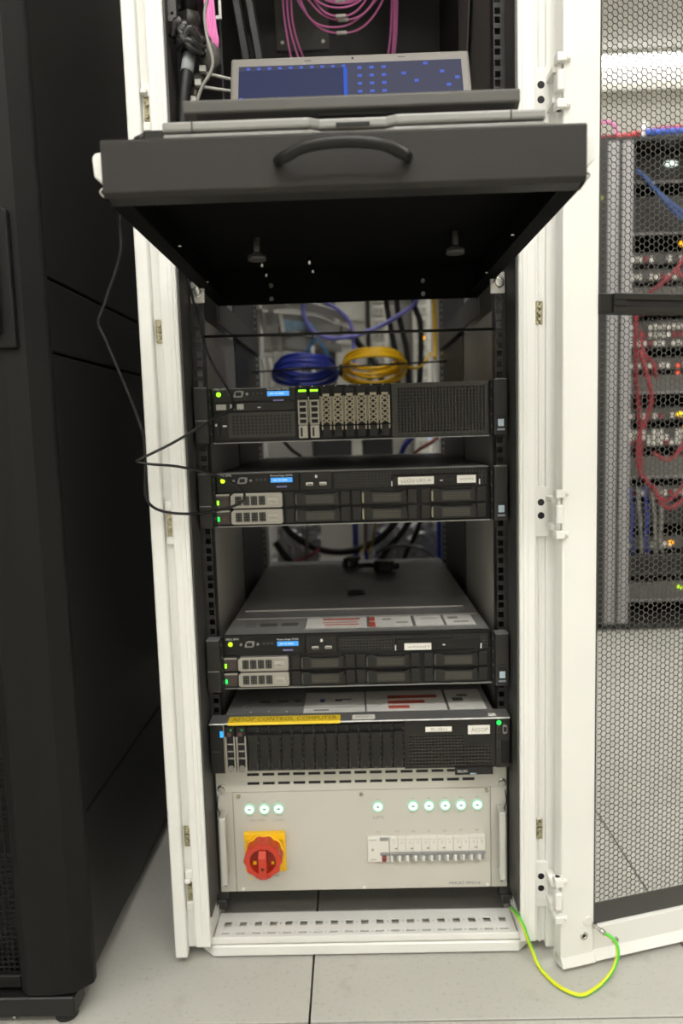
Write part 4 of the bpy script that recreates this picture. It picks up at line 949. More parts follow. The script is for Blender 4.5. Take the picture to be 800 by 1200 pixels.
# ------------------------------------------------------------------ loose cables at the front
cable('console_cable', [(-.2090, -.395, 1.1462), (-.226, -.385, 1.140), (-.255, -.290, 1.142), (-.285, -.190, 1.155), (-.312, -.120, 1.150), (-.3165, -.110, 1.105), (-.342, -.110, 1.040), (-.3535, -.110, 1.012), (-.344, -.110, .985), (-.3180, -.112, .915),
      (-.3005, -.112, .860), (-.2975, -.112, .830), (-.2995, -.110, .795), (-.3010, -.110, .765), (-.2920, -.108, .747), (-.2700, -.102, .737), (-.2350, -.090, .733), (-.2000, -.060, .735), (-.1750, -.050, .742), (-.1660, -.048, .752),
      (-.1720, -.050, .766), (-.2000, -.070, .786), (-.2500, -.098, .803), (-.2900, -.112, .809), (-.3090, -.114, .813), (-.3000, -.114, .8185), (-.2570, -.105, .839), (-.2100, -.085, .867), (-.1800, -.060, .884), (-.1770, -.050, .893), (-.1850, -.040, .915), (-.2130, -.040, .970), (-.2300, -.035, 1.040), (-.2400, -.030, 1.085), (-.2420, -.012, 1.10)],
      .0021, CORDB, 'thin black cable looping from the laptop down past the upper servers', n=8, per=8)
ew = thing('earthing_cable', 'green and yellow earth wire sagging to the floor between rack base and mesh door', 'wire', (.2515, -.085, .097))
eo = ew.location
MB(eo).tube([(.2425, -.028, .056), (.2438, -.055, .066), (.2450, -.0780, .072), (.2500, -.0860, .064), (.2555, -.0875, .046), (.2630, -.088, .025), (.2720, -.100, .0045), (.2850, -.131, .0040), (.3020, -.150, .0040), (.3200, -.157, .0040), (.3390, -.148, .0040), (.3560, -.137, .0060), (.3740, -.127, .016), (.3850, -.119, .031), (.3880, -.113, .043), (.3860, -.108, .052), (.3790, -.103, .0575), (.3720, -.100, .0600)], .0030, 12, per=8, uv=2.2).build('jacket', EARTH, ew)
b = MB(eo); b.tube([(.3720, -.100, .0600), (.3650, -.0965, .0645), (.3600, -.094, .0680)], .0024, 8); b.cyl((.3725, -.1003, .0600), (.3660, -.097, .0640), .0038, n=10); b.box(.3555, .3620, -.0960, -.0900, .0655, .0725); b.build('terminal_lug', STEEL, ew)
b = MB(eo); b.cyl((.2426, -.034, .058), (.2424, -.020, .053), .0036, n=10); b.build('terminal_lug', STEEL, ew)

# ------------------------------------------------------------------ upper compartment: fibres, hoses, duct
loops = [(.094, 1.690, -.004, 1), (.090, 1.681, .002, 1), (.098, 1.672, .000, 0), (.086, 1.660, .002, 1), (.102, 1.657, .007, 1), (.104, 1.648, -.010, 0), (.108, 1.640, .003, 1), (.096, 1.700, .006, 0), (.084, 1.705, .0, 0)]
order = sorted(range(len(loops)), key=lambda i: loops[i][1]); rank = {i: k for k, i in enumerate(order)}
ordn = ['lowest', 'second lowest', 'third lowest', 'fourth lowest', 'fifth lowest', 'sixth lowest', 'seventh lowest', 'eighth lowest', 'highest']
for i, (hw, zb, dx, slv) in enumerate(loops):
    y = .36+.0075*i
    t = thing('fibre_cable', 'pink fibre cable above the laptop, its loop the %s of the bundle' % ordn[rank[i]], 'cable', (dx, y, zb), 'pink fibre cables looped behind the laptop')
    j = .006*math.cos(i*1.7)
    MB(t.location).tube([(-hw*.72+j, y, 1.94), (-hw*.98, y, 1.80), (-hw*.80, y-.004, zb+.075), (-hw*.45+dx, y-.006, zb+.016), (dx, y-.006, zb), (hw*.45+dx, y-.006, zb+.014), (hw*.85, y-.004, zb+.070), (hw*1.05, y, 1.80), (hw*.9+j, y, 1.94)], .0017, 7, per=7).build('jacket', PINK, t)
    if slv: MB(t.location).tube([(dx-.0095, y-.006, zb+.0004), (dx+.0105, y-.006, zb+.0007)], .0034, 10, smooth=False).build('label_sleeve', PAPER, t)
for i, (a, c) in enumerate((((-.112, 1.94), (-.083, 1.52)), ((-.104, 1.94), (-.050, 1.52)), ((-.096, 1.94), (-.030, 1.52)), ((.112, 1.94), (.060, 1.52)), ((.120, 1.94), (.070, 1.52)), ((.124, 1.94), (.076, 1.52)), ((.117, 1.94), (.082, 1.52)))):
    y = .450+.006*i
    l_ = i < 3
    m1 = (a[0]-.004, 1.76) if l_ else (a[0]-.002, 1.74); m2 = ((a[0]*.9+c[0]*.1), 1.66) if l_ else ((a[0]*.72+c[0]*.28), 1.62)
    nm = ('first', 'second', 'third', 'first', 'second', 'third', 'fourth')[i]
    cable('fibre_cable', [(a[0], y, a[1]), (m1[0], y, m1[1]), (m2[0], y, m2[1]), (c[0], y, c[1])], .0017, PINK, 'pink fibre cable dropping behind the laptop, %s from the left in the %s bunch' % (nm, 'left' if l_ else 'right'), 'cable', 'pink fibre cables dropping behind the laptop', 7)

cable('black_hose', [(-0.2175, -0.0300, 1.4210), (-0.2190, -0.0380, 1.4000), (-0.2265, -0.0460, 1.3500), (-0.2335, -0.0470, 1.2860)], .0088, CORDB, 'thick black hose with a pale band slanting down beside the left post', 'hose', n=16)['label'] = 'thick black hose slanting down beside the left post'
hs = [o for o in C.objects if o.name.startswith('black_hose')][0]
MB(hs.location).tube([(-0.2192, -0.0390, 1.3970), (-0.2232, -0.0440, 1.3720)], .0093, 16, smooth=False).build('hose_label', mat('pale_hose_label', (0.42, 0.45, 0.48), 0.5), hs)
gl = thing('cable_gland', 'black hexagonal cable gland at the top left of the rack', 'gland', (-0.2186, -0.0260, 1.4502))
g0 = gl.location
MB(g0).cyl((-0.2186, -0.0260, 1.4371), (-0.2186, -0.0260, 1.4596), .0165, n=6).build('nut', SRV2, gl, bevel=0.001)
MB(g0).cyl((-0.2186, -0.0260, 1.4596), (-0.2186, -0.0260, 1.5600), .012, .0125, n=18).build('collar', SRV, gl)
MB(g0).ring((-0.2186, -0.0260, 1.4277), 'z', .016, .011, -.005, .010, 20).build('lock_ring', SRV2, gl)
br = thing('punched_bracket', 'dark upright bracket with round holes beside the cable gland', 'bracket', (-0.2380, -0.0550, 1.4370))
bb = MB(br.location)
for k in range(22): bb.holecell(-.2440, -.2320, 1.437+k*.020, 1.457+k*.020, -.2400, -.2360, 1.445+k*.020, 1.449+k*.020, -.055, .004)
bb.build('plate', SEAL, br)
random.seed(11)
wr = MB((-0.2204, -0.0360, 1.4127))
for k in range(9):
    a = k*.7; wr.tube([(-.240+.002*k, -.054+.006*math.sin(a), 1.414+.013*math.sin(a*1.7)), (-.228+.001*k, -.060, 1.420+.015*math.cos(a)), (-.212, -.056+.006*math.cos(a), 1.410+.015*math.sin(a*2.1)), (-.194-.001*k, -.046, 1.403+.011*math.cos(a*1.3))], .0058, 8, per=5)
tag(wr.build('black_wrap', mat('glossy_black_wrap', (0.014, 0.014, 0.014), 0.25, bump=0.6, bscale=120, var=0.2, vscale=50)), 'crumpled shiny black wrap tied round the hoses at the top left', 'wrap')
sl = thing('braided_sleeve', 'grey braided cable sleeve tied with pale straps at the top left', 'sleeve', (-0.1914, -0.0160, 1.3939))
s0 = sl.location
MB(s0).tube([(-0.1876, -0.0160, 1.4314), (-0.1914, -0.0160, 1.4080), (-0.1960, -0.0160, 1.3892), (-0.2007, -0.0160, 1.3752)], .0135, 14, rad=lambda t: .006+.0095*math.sin(math.pi*min(1, t*1.15))).build('braid', mat('dark_braid', (0.085, 0.08, 0.072), 0.6, bump=0.8, bscale=400, var=0.4, vscale=250), sl)
MB(s0).ball((-0.2120, -0.0210, 1.3695), .012, 14, sc=(1, 1, .95)).build('elbow', mat('dark_braid', (0.085, 0.08, 0.072), 0.6), sl)
MB(s0).tube([(-0.2148, -0.0210, 1.3620), (-0.2186, -0.0210, 1.3423)], .0062, 12, smooth=False).build('metal_stub', mat('brown_steel', (0.25, 0.23, 0.2), 0.35, metal=0.7), sl)
MB(s0).tube([(-0.2190, -0.0220, 1.3451), (-0.2251, -0.0260, 1.3142)], .0075, 12, smooth=False).build('white_plug', WHITE2, sl)
for a, c in (((-0.2026, -0.0260, 1.3789), (-0.1501, -0.0060, 1.3733)), ((-0.2101, -0.0260, 1.3601), (-0.1482, -0.0060, 1.3573))):
    MB(s0).tube([a, c], .0024, 6, smooth=False).build('strap', mat('pale_strap', (0.42, 0.41, 0.38), 0.5), sl)
    MB(s0).box(a[0]-.003, a[0]+.006, -.040, -.030, a[2]-.004, a[2]+.004).build('strap_lock', mat('pale_strap', (0.42, 0.41, 0.38), 0.5), sl)
for k in range(4):
    cable('fibre_cable', [(-.200+k*.003, -.020, 1.60), (-.194+k*.0038, -.025, 1.452), (-.1865+k*.0024, -.025, 1.424), (-.1880+k*.0015, -.019, 1.409)], .0022, PINK, 'short pink fibre cable entering the braided sleeve, %s from the left' % ('first', 'second', 'third', 'fourth')[k], 'cable', 'pink fibre cables entering the sleeve', 7)
cable('grey_cable', [(-0.1770, -0.0400, 1.8500), (-0.1801, -0.0560, 1.5065), (-0.1848, -0.0610, 1.4643), (-0.1904, -0.0610, 1.4408), (-0.1876, -0.0660, 1.4080), (-0.1810, -0.0660, 1.3770), (-0.1857, -0.0660, 1.3592), (-0.1989, -0.0660, 1.3395), (-0.2082, -0.0610, 1.3142), (-0.2101, -0.0460, 1.2720)], .0024, CORDG, 'thin grey cable hanging in front of the braided sleeve', n=8)
bk = MB((-0.1782, 0.0040, 1.4596)); bk.box(-.206, -.188, .079, .083, 1.508, 1.513); bk.box(-.192, -.188, .079, .083, 1.513, 1.56); bk.box(-.206, -.203, .079, .083, 1.513, 1.56)
tag(bk.build('white_bracket', WHITE2), 'small white hooked bracket beside the grey cable', 'bracket')
for k, (xa, xb) in enumerate(((-.186, -.150), (-.166, -.128))):
    d = MB((xa, .12, 1.4)); d.prism([(xa, 1.62), (xa+.016, 1.62), (xb+.016, 1.36), (xb, 1.36)], 'y', .12+.02*k, .135+.02*k)
    tag(d.build('cable_duct', SRV2 if k else SRV, bevel=0.003), 'dark flat cable duct slanting behind the laptop screen, %s of the two' % ('outer', 'inner')[k], 'duct', 'dark slanting ducts')
tag(MB((-.258, .01, 1.4)).box(-.2690, -.2640, .017, .024, 1.30, 1.93).build('conduit_strip', mat('pale_conduit', (0.30, 0.29, 0.25), 0.5)), 'narrow grey conduit strip up the inside of the left post', 'conduit')

# ------------------------------------------------------------------ behind the top server
def coil(name, c, rx, rz, m, label, seed, tilt_deg=22):
    random.seed(seed); t = thing(name, label, 'cable', c)
    for k in range(9):
        pts = []; ph = random.random()*6.28; R = rx*(1-.022*k+.02*random.random()); oz = (.0036*(k-4)); ta = math.radians(tilt_deg+random.uniform(-5, 5))
        for i in range(25):
            a = ph+2*math.pi*i/24
            pts.append((c[0]+R*math.cos(a)+.004*math.sin(k*2), c[1]-R*math.sin(a)*math.cos(ta), c[2]+R*math.sin(a)*math.sin(ta)+oz+.002*math.sin(3*a+k)))
        MB(c).tube(pts, .0040, 7, per=3).build('turn', m, t)
    return t
cb_ = coil('cable_coil', (-.109, .665, 1.000), .079, .03, BLUEC, 'dark blue coiled cable above the top server', 4, 15)
MB(cb_.location).ring((-.030+.01, .60, .992), 'x', .014, .010, -.004, .004, 16).build('tie', CORDB, cb_)
cy_ = coil('cable_coil', (.059, .660, 1.008), .0775, .035, YELC, 'yellow coiled cable above the top server', 5, 20)
MB(cy_.location).tube([(.135, .66, 1.000), (.170, .70, 1.000), (.195, .76, 1.020), (.214, .80, 1.045)], .0035, 7).build('tail', YELC, cy_)
cable('yellow_riser_cable', [(.2290, .84, 1.035), (.2330, .86, 1.06), (.2335, .87, 1.12), (.2320, .87, 1.25), (.232, .87, 1.40)], .0058, YELC, 'yellow cable rising along the right rear rail', n=10)
cable('violet_cable', [(-.1200, .88, 1.30), (-.1210, .88, 1.20), (-.1170, .88, 1.155), (-.0950, .88, 1.120), (-.0550, .88, 1.103), (-.0150, .865, 1.100), (.0300, .865, 1.107), (.0900, .87, 1.130), (.1450, .87, 1.160), (.1850, .87, 1.190), (.215, .87, 1.26)], .0060, PERI, 'periwinkle cable sagging in a wide curve behind the shelf', n=10)
cable('violet_cable', [(-.1000, .885, 1.27), (-.0650, .885, 1.205), (-.0300, .885, 1.180), (.0000, .885, 1.150), (.0120, .885, 1.115), (.0130, .885, 1.06), (.010, .885, .98)], .0050, PERI, 'periwinkle cable bending steeply down beside the grey tray', n=10)
for k, (pts, d) in enumerate((([(.104, .90, 1.35), (.106, .90, 1.20), (.118, .90, 1.12), (.130, .90, 1.04), (.134, .90, .90)], 'left'), ([(.132, .90, 1.35), (.135, .90, 1.19), (.148, .90, 1.12), (.160, .90, 1.05), (.164, .90, .90)], 'middle'), ([(.176, .89, 1.35), (.182, .89, 1.19), (.196, .89, 1.14), (.197, .89, 1.06), (.188, .89, .90)], 'right'))):
    cable('power_cable', pts, .0078, CORDB, 'thick black power cable hanging behind the top server, %s of the three upright cables' % d, 'cable', 'upright black power cables', n=10)
cable('power_cable', [(.010, .91, 1.120), (.030, .91, 1.085), (.055, .90, 1.060), (.07, .88, 1.03), (.085, .86, .99), (.10, .86, .93)], .0085, CORDB, 'thick black power cable slanting behind the yellow coil', 'cable', 'black power cables at the back', n=10)
# cable tray: grey slanting beam with side strips
ct = thing('cable_tray', 'grey perforated cable tray slanting across the back of the rack', 'tray', (-.15, .92, 1.14))
c0 = ct.location
b = MB(c0); b.prism([(-.235, 1.187), (-.090, 1.172), (.018, 1.128), (.018, 1.100), (-.060, 1.112), (-.235, 1.150)], 'y', .925, .945); b.build('beam', TRAY, ct, bevel=0.002)
b = MB(c0); b.prism([(-.225, 1.140), (-.060, 1.105), (-.020, 1.092), (-.020, 1.070), (-.150, 1.078), (-.225, 1.095)], 'y', .935, .955); b.build('lower_beam', TRAY, ct, bevel=0.002)
for k in range(3):
    MB(c0).tube([(-.170+.01*k, .915-.004*k, 1.197+.006*k), (-.07, .912-.004*k, 1.178+.006*k), (.002, .91-.004*k, 1.148+.006*k)], .0048, 8).build('tray_cable', mat('pale_cable', (0.50, 0.48, 0.42), 0.5), ct)
for x, z in ((-.192, 1.118), (-.10, 1.098), (-.02, 1.12)): MB(c0).box(x-.002, x+.002, .918, .93, z, z+.02).build('tray_tie', CORDB, ct)
for k, (x0_, x1_, za, zb_) in enumerate(((-.252, -.222, 1.19, 1.06), (-.222, -.196, 1.19, 1.07))):
    MB(c0).prism([(x0_, za), (x0_+.015, za), (x1_+.015, zb_), (x1_, zb_)], 'y', .91, .92).build('tray_strut', TRAY, ct)
# rear gear: a stack of pale boxes, power strips, ribbon-labelled cards
def power_strip(x, y, z0_, z1_, label):
    t = thing('power_strip', label, 'power strip', (x, y, z0_))
    MB(t.location).box(x-.030, x+.030, y, y+.045, z0_, z1_).build('body', LGREY, t, bevel=0.003)
    n = int((z1_-z0_-.04)/.042)
    for k in range(n):
        z = z0_+.03+k*.042
        s_ = MB(t.location).box(x-.020, x+.020, y-.004, y, z, z+.030).build('outlet', mat('outlet_grey', (0.34, 0.33, 0.30), 0.5), t, bevel=0.002)
        b = MB(t.location)
        for q in (-.008, .008): b.box(x+q-.0018, x+q+.0018, y-.0048, y-.0038, z+.010, z+.020)
        b.build('outlet_pins', DARK, s_)
    return t
power_strip(.107, 1.45, .08, 1.80, 'pale grey upright power strip at the back, left of the two')
power_strip(.255, 1.46, .08, 1.80, 'pale grey upright power strip at the back, right of the two')
tag(MB((.236, .93, 1.10)).ball((.2067, .934, 1.1012), .0068, 12).build('amber_light', O_LED), 'round amber status light at the right rear above the top server', 'light')
def gear(name, x0_, x1_, y0_, y1_, z0_, z1_, m, label, cat='gear'):
    t = thing(name, label, cat, ((x0_+x1_)/2, y0_, z0_))
    MB(t.location).box(x0_, x1_, y0_, y1_, z0_, z1_).build('case', m, t, bevel=0.002)
    return t
g = gear('media_box', -.045, .062, 1.47, 1.50, .70, 1.60, LGREY, 'tall pale grey equipment box behind the yellow coil', 'box')
for k in range(9): MB(g.location).box(-.035, .050, 1.466, 1.47, .75+k*.08, .755+k*.08).build('box_seam', TRAY, g)
g = gear('perforated_unit', -.135, -.040, .965, .995, .94, 1.10, SEAL, 'dark unit with a perforated face behind the blue coil', 'unit')
b = MB(g.location); b.grid(-.130, -.045, .945, 1.095, .9635, 18, 30, .6, .6, .001); b.build('perforated_face', TRAY, g)
for x, z0_, z1_, lab in ((-.105, .945, 1.085, 'right'), (-.192, 1.115, 1.175, 'left')):
    t = thing('ribbon_card', 'white and red striped card strip at the back, %s of the two' % lab, 'strip', (x, .90, z0_))
    lean = .010 if lab == 'left' else 0
    n = 7
    for k in range(n):
        za, zb_ = z0_+(z1_-z0_)*k/n, z0_+(z1_-z0_)*(k+1)/n
        MB(t.location).prism([(x+lean*(1-k/n), za), (x+.011+lean*(1-k/n), za), (x+.011+lean*(1-(k+1)/n), zb_), (x+lean*(1-(k+1)/n), zb_)], 'y', .896, .899).build('stripe', (REDC if k in (0, 1, 2) and lab == 'right' or k == 0 else PAPER), t)
tag(MB((-.15, .93, 1.14)).prism([(-.180, 1.160), (-.105, 1.150), (-.085, 1.135), (-.172, 1.125)], 'y', .905, .908).build('blue_card', mat('pale_blue_card', (0.22, 0.36, 0.46), 0.4, var=0.3, vscale=60)), 'pale blue plastic sleeve lying on the cable tray', 'sleeve')
cable('light_blue_cable', [(-.180, .90, 1.03), (-.150, .90, 1.045), (-.118, .89, 1.068), (-.100, .89, 1.095), (-.085, .89, 1.10), (-.060, .89, 1.06), (-.045, .89, 1.02)], .0036, mat('mid_blue_jacket', (0.05, 0.22, 0.52), 0.4), 'thin light blue cable arching behind the blue coil', n=8)
for k, x in enumerate((-.232, -.214)):
    t = cable('pale_cable', [(x, .86, .93), (x+.004, .86, 1.0), (x-.004, .865, 1.05)], .0062, mat('pale_cable', (0.50, 0.48, 0.42), 0.5), 'thick pale cable standing at the left rear rail, %s of the two' % ('outer', 'inner')[k], 'cable', 'pale cables at the left rear')
# ------------------------------------------------------------------ behind the other gaps
tag(MB((.2, .88, .82)).box(.212, .219, .875, .88, .822, .8285).build('blue_light', B_LED), 'small blue status light behind the gap under the top server', 'light')
cable('blue_cable', [(.130, .87, .76), (.142, .87, .795), (.155, .87, .815), (.178, .87, .84), (.19, .87, .90)], .0075, BLUEC, 'thick blue cable behind the gap under the top server', n=10)
cable('maroon_cable', [(.165, .86, .775), (.19, .86, .795), (.215, .86, .808), (.24, .86, .825)], .0045, REDC, 'dark red cable beside the blue status light', n=8)
cable('black_cable', [(-.19, .87, .83), (-.165, .87, .80), (-.14, .87, .78), (-.13, .87, .75)], .005, CORDB, 'black cable crossing behind the left of the gap under the top server', n=8)
g = gear('mesh_unit', -.11, .00, .90, .93, .68, .86, SEAL, 'dark perforated unit behind the gap under the top server', 'unit')
b = MB(g.location); b.grid(-.105, -.005, .69, .855, .8985, 20, 30, .6, .6, .001); b.build('perforated_face', mat('perforated_mid_grey', (0.14, 0.14, 0.135), 0.5), g)
g = gear('mesh_unit', .03, .115, .90, .93, .68, .86, SEAL, 'dark perforated unit left of the thick blue cable', 'unit')
b = MB(g.location); b.grid(.035, .110, .69, .855, .8985, 16, 30, .6, .6, .001); b.build('perforated_face', mat('perforated_mid_grey', (0.14, 0.14, 0.135), 0.5), g)
g = gear('rear_cabinet', -.62, .62, 1.52, 2.1, .0, 1.95, mat('mid_grey_cabinet', (0.27, 0.265, 0.25), 0.5), 'tall mid grey cabinet standing behind the white rack', 'cabinet')
for k in range(12): MB(g.location).box(-.60, .60, 1.515, 1.52, .10+k*.15, .235+k*.15).build('drawer_front', mat('mid_grey_cabinet', (0.27, 0.265, 0.25), 0.5), g, bevel=0.003)
# crumpled clear plastic bags
def bag(x0_, x1_, z0_, z1_, y, label, seed):
    random.seed(seed); b = MB(((x0_+x1_)/2, y, z0_)); nx, nz = 16, 14; G = []
    for j in range(nz+1):
        G.append([b.p(x0_+(x1_-x0_)*i/nx + random.uniform(-.003, .003), y-.018*math.sin(math.pi*i/nx)*math.sin(math.pi*j/nz)+random.uniform(-.008, .008), z0_+(z1_-z0_)*j/nz+random.uniform(-.003, .003)) for i in range(nx+1)])
    for j in range(nz):
        for i in range(nx): b.face((G[j][i], G[j][i+1], G[j+1][i+1], G[j+1][i]))
    B = [b.p(x0_, y+.02, z0_), b.p(x1_, y+.02, z0_), b.p(x1_, y+.02, z1_), b.p(x0_, y+.02, z1_)]; b.face(B[::-1])
    tag(b.build('plastic_bag', FOIL), label, 'bag')
bag(-.225, -.098, .452, .600, .965, 'crumpled clear plastic bag at the left behind the third server', 2)
bag(.055, .245, .440, .600, .975, 'crumpled clear plastic bag at the right behind the third server', 5)
cable('power_cable', [(-.215, .92, .625), (-.190, .92, .572), (-.150, .92, .538), (-.100, .92, .513), (-.035, .92, .504), (.030, .92, .516), (.080, .92, .545), (.120, .92, .590), (.13, .92, .64)], .0100, CORDB, 'thick black power cable sagging across above the third server', 'cable', 'black power cables at the back', n=10)
cable('power_cable', [(.170, .91, .62), (.150, .91, .575), (.118, .91, .535), (.085, .91, .497), (.07, .90, .45)], .0085, CORDB, 'thick black power cable slanting down from right of centre above the third server', 'cable', 'black power cables at the back', n=10)
cable('power_cable', [(.196, .91, .62), (.186, .91, .575), (.165, .91, .530), (.145, .91, .490), (.135, .90, .45)], .0070, CORDB, 'black power cable slanting down at the far right above the third server', 'cable', 'black power cables at the back', n=10)
cable('power_cable', [(-.225, .90, .54), (-.205, .90, .510), (-.180, .90, .480), (-.15, .90, .45)], .0095, CORDB, 'thick black power cable slanting down at the left rear above the third server', 'cable', 'black power cables at the back', n=10)
cable('grey_hose', [(.060, .90, .500), (.095, .89, .518), (.145, .88, .524), (.190, .87, .515), (.222, .86, .490), (.235, .85, .46)], .0045, mat('mid_grey_hose', (0.15, 0.15, 0.16), 0.5), 'grey hose arching over the back of the third server', n=8)
for k, (a, c) in enumerate(((.038, .030), (.062, .048))):
    cable('yellow_lead', [(a, .90, .62), (a-.004, .895, .57), (c, .89, .52), (c-.012, .80, .522)], .0035, mat('ochre_jacket', (0.34, 0.23, 0.03), 0.45), 'thin ochre lead hanging behind the third server, %s of the two' % ('left', 'right')[k], 'cable', 'ochre leads')
for k, (x, w_) in enumerate(((.004, .016), (.034, .012), (.246, .012))):
    tag(MB((x, .945, .45)).box(x-w_/2, x+w_/2, .940, .950, .44, .62).build('blue_strip', mat('blue_strip_plastic', (0.03, 0.06, 0.50), 0.4)), 'upright blue strip behind the third server, %s of three' % ('leftmost', 'middle', 'rightmost')[k], 'strip', 'upright blue strips')
cable('red_white_lead', [(-.205, .905, .490), (-.170, .90, .484), (-.130, .90, .497), (-.100, .90, .516)], .0042, mat('rose_jacket', (0.50, 0.10, 0.14), 0.45), 'rose-red lead curving below the sagging black cable', n=8)
cable('pale_cable', [(-.132, .905, .62), (-.134, .90, .55), (-.138, .90, .48)], .0048, CORDG, 'grey cable hanging straight down over the left plastic bag', n=8)
for k, (p, q, hd) in enumerate((((-.008, .585, 0), -.4, 'left'), ((.066, .520, 0), 1.2, 'right'))):
    t = thing('power_plug', 'black power plug lying on the grey lid, %s of the two' % hd, 'plug', (p[0], p[1], .5205), 'black plugs on the lid')
    R = Matrix.Translation((p[0], p[1], .5220)) @ Matrix.Rotation(q, 4, 'Z')
    b = MB(t.location); b.M = R; b.prism([(-.013, -.024), (.013, -.024), (.015, .004), (.008, .022), (-.008, .022), (-.015, .004)], 'z', 0, .024); b.build('body', CORDB, t, bevel=0.004, seg=2)
    b = MB(t.location); b.M = R; b.tube([(0, .022, .012), (0, .040, .012), (-.006, .060, .010)], .0058, 10, per=4); b.build('cord', CORDB, t)
    b = MB(t.location); b.M = R; b.box(-.009, -.005, -.036, -.024, .006, .018); b.box(.005, .009, -.036, -.024, .006, .018); b.build('prong', STEEL if not k else CORDB, t)
bk2 = MB((0, .99, .7)); bk2.box(-.247, .247, .990, .995, .06, .42); tag(bk2.build('rear_blank_panel', RAILM), 'black blank panel closing the lower back of the rack', 'panel')

# ------------------------------------------------------------------ the far rack beyond the mesh door
FX, FY = .965, 1.80
fr = thing('far_rack', 'dark server rack full of cabled gear seen through the mesh door', 'rack', (FX+.3, FY, 0))
f0 = fr.location
def FB(): return MB(f0)
FB().box(FX, FX+.05, FY, FY+1.0, .02, 1.92).build('side_frame', RAILM, fr); FB().box(FX+.75, FX+.80, FY, FY+1.0, .02, 1.92).build('side_frame', RAILM, fr)
FB().box(FX, FX+.80, FY, FY+1.0, 1.92, 1.935).build('top_cover', CAB, fr); FB().box(FX, FX+.80, FY, FY+1.0, .004, .03).build('base', CAB, fr)
FB().box(FX+.05, FX+.75, FY+.95, FY+1.0, .03, 1.92).build('back_panel', CAB, fr)
for xa, xb in ((1.014, 1.056), (1.069, 1.110), (1.625, 1.665), (1.68, 1.715)):
    FB().box(xa, xb, FY-.004, FY+.03, .03, 1.92).build('mounting_post', FARP, fr, bevel=0.003)
FB().box(1.056, 1.069, FY+.01, FY+.04, .03, 1.92).build('post_gap', DARK, fr)
FB().box(.972, 1.000, FY-.006, FY+.0, .03, 1.90).build('cable_finger_strip', RAILM, fr)
FB().cyl((.985, FY-.012, 1.52+.19), (.985, FY-.004, 1.71), .008, n=12).build('strip_knob', mat('olive_knob', (0.25, 0.27, 0.06), 0.5), fr)
GY = 1.93
units = [(1.80, .11, 0), (1.60, .15, 0), (1.485, .045, 2), (1.415, .05, 2), (1.32, .075, 0), (1.15, .11, 3), (1.06, .05, 2), (.965, .075, 0), (.855, .05, 2), (.745, .075, 3), (.615, .09, 0), (.535, .045, 2), (.42, .09, 1), (.315, .05, 2), (.20, .09, 1), (.09, .08, 0)]
names = ['topmost', 'second', 'third', 'fourth', 'fifth', 'sixth', 'seventh', 'eighth', 'ninth', 'tenth', 'eleventh', 'twelfth', 'thirteenth', 'fourteenth', 'fifteenth', 'sixteenth']
PORT = mat('pale_port_plastic', (0.62, 0.60, 0.55), 0.4, var=0.2, vscale=30)
random.seed(21)
for k, (z, h_, kind) in enumerate(units):
    t = thing('network_unit', '%s network unit in the far rack beyond the mesh door, %s from the top' % (('dark blank-faced', 'dark grilled', 'pale-ported', 'densely cabled')[kind], names[k]), 'network unit', (1.37, GY, z), 'network units in the far rack')
    MB(t.location).box(1.115, 1.622, GY, GY+.45, z, z+h_).build('case', [GREYIN, RAILM, SEAL, SEAL][kind] if k > 1 else RAILM, t, bevel=0.002)
    if kind in (2, 3):
        rows = 1 if h_ < .06 else 3
        for r in range(rows):
            zz = z+.008+r*(h_-.012)/rows
            for c in range(20):
                if random.random() < (.25 if kind == 2 else .12): continue
                x = 1.130+c*.024
                MB(t.location).box(x, x+.014, GY-.012, GY, zz, zz+min(.02, (h_-.016)/rows)).build('port', PORT if random.random() < .8 else REDC, t)
    elif kind == 1:
        for c in range(10): MB(t.location).box(1.14+c*.045, 1.17+c*.045, GY-.002, GY, z+.02, z+h_-.02).build('vent', DARK, t)
    else:
        MB(t.location).box(1.115, 1.622, GY-.006, GY, z, z+.006).build('front_lip', FARP, t)
for k, (x, z, m, lab, s_) in enumerate(((1.302, 1.868, LAMPW, 'bright white oval spot near the top of the far rack', (.028, .012)), (1.352, 1.618-.06, O_LED, 'amber light in the upper part of the far rack', (.012, .010)), (1.356, .878, mat('yellow_led', (1.0, .75, .02), emit=2.0), 'yellow light at mid height in the far rack', (.013, .008)), (1.378, .824, O_LED, 'amber light just below the yellow light in the far rack', (.007, .008)), (1.330, .342, O_LED, 'amber light in the lower part of the far rack', (.010, .008)), (1.370, .150, Y_LED, 'yellow-green light near the bottom of the far rack', (.010, .008)), (1.345, 1.075, mat('red_led', (1.0, .15, .08), emit=1.2), 'upper of two red lights in the far rack', (.008, .008)), (1.345, 1.045, mat('red_led', (1.0, .15, .08), emit=1.2), 'lower of two red lights in the far rack', (.008, .008)))):  # the white oval is only a flattened emissive ball
    tag(MB((x, GY-.014, z)).ball((x, GY-.016, z), 1.0, 12, sc=(s_[0], .006, s_[1])).build('glowing_spot', m), lab, 'light')
def far_cable(pts, r, m, lab, nm, grp=None): cable(nm, pts, r, m, lab, 'cable', grp, n=8, per=6)
far_cable([(1.150, GY-.05, 1.835), (1.185, GY-.06, 1.800), (1.235, GY-.06, 1.745), (1.300, GY-.06, 1.690), (1.385, GY-.06, 1.63), (1.47, GY-.05, 1.60)], .010, mat('dim_blue_jacket', (0.02, 0.06, 0.20), 0.5), 'upper thick blue cable slanting across the far rack', 'blue_cable', 'blue cables in the far rack')
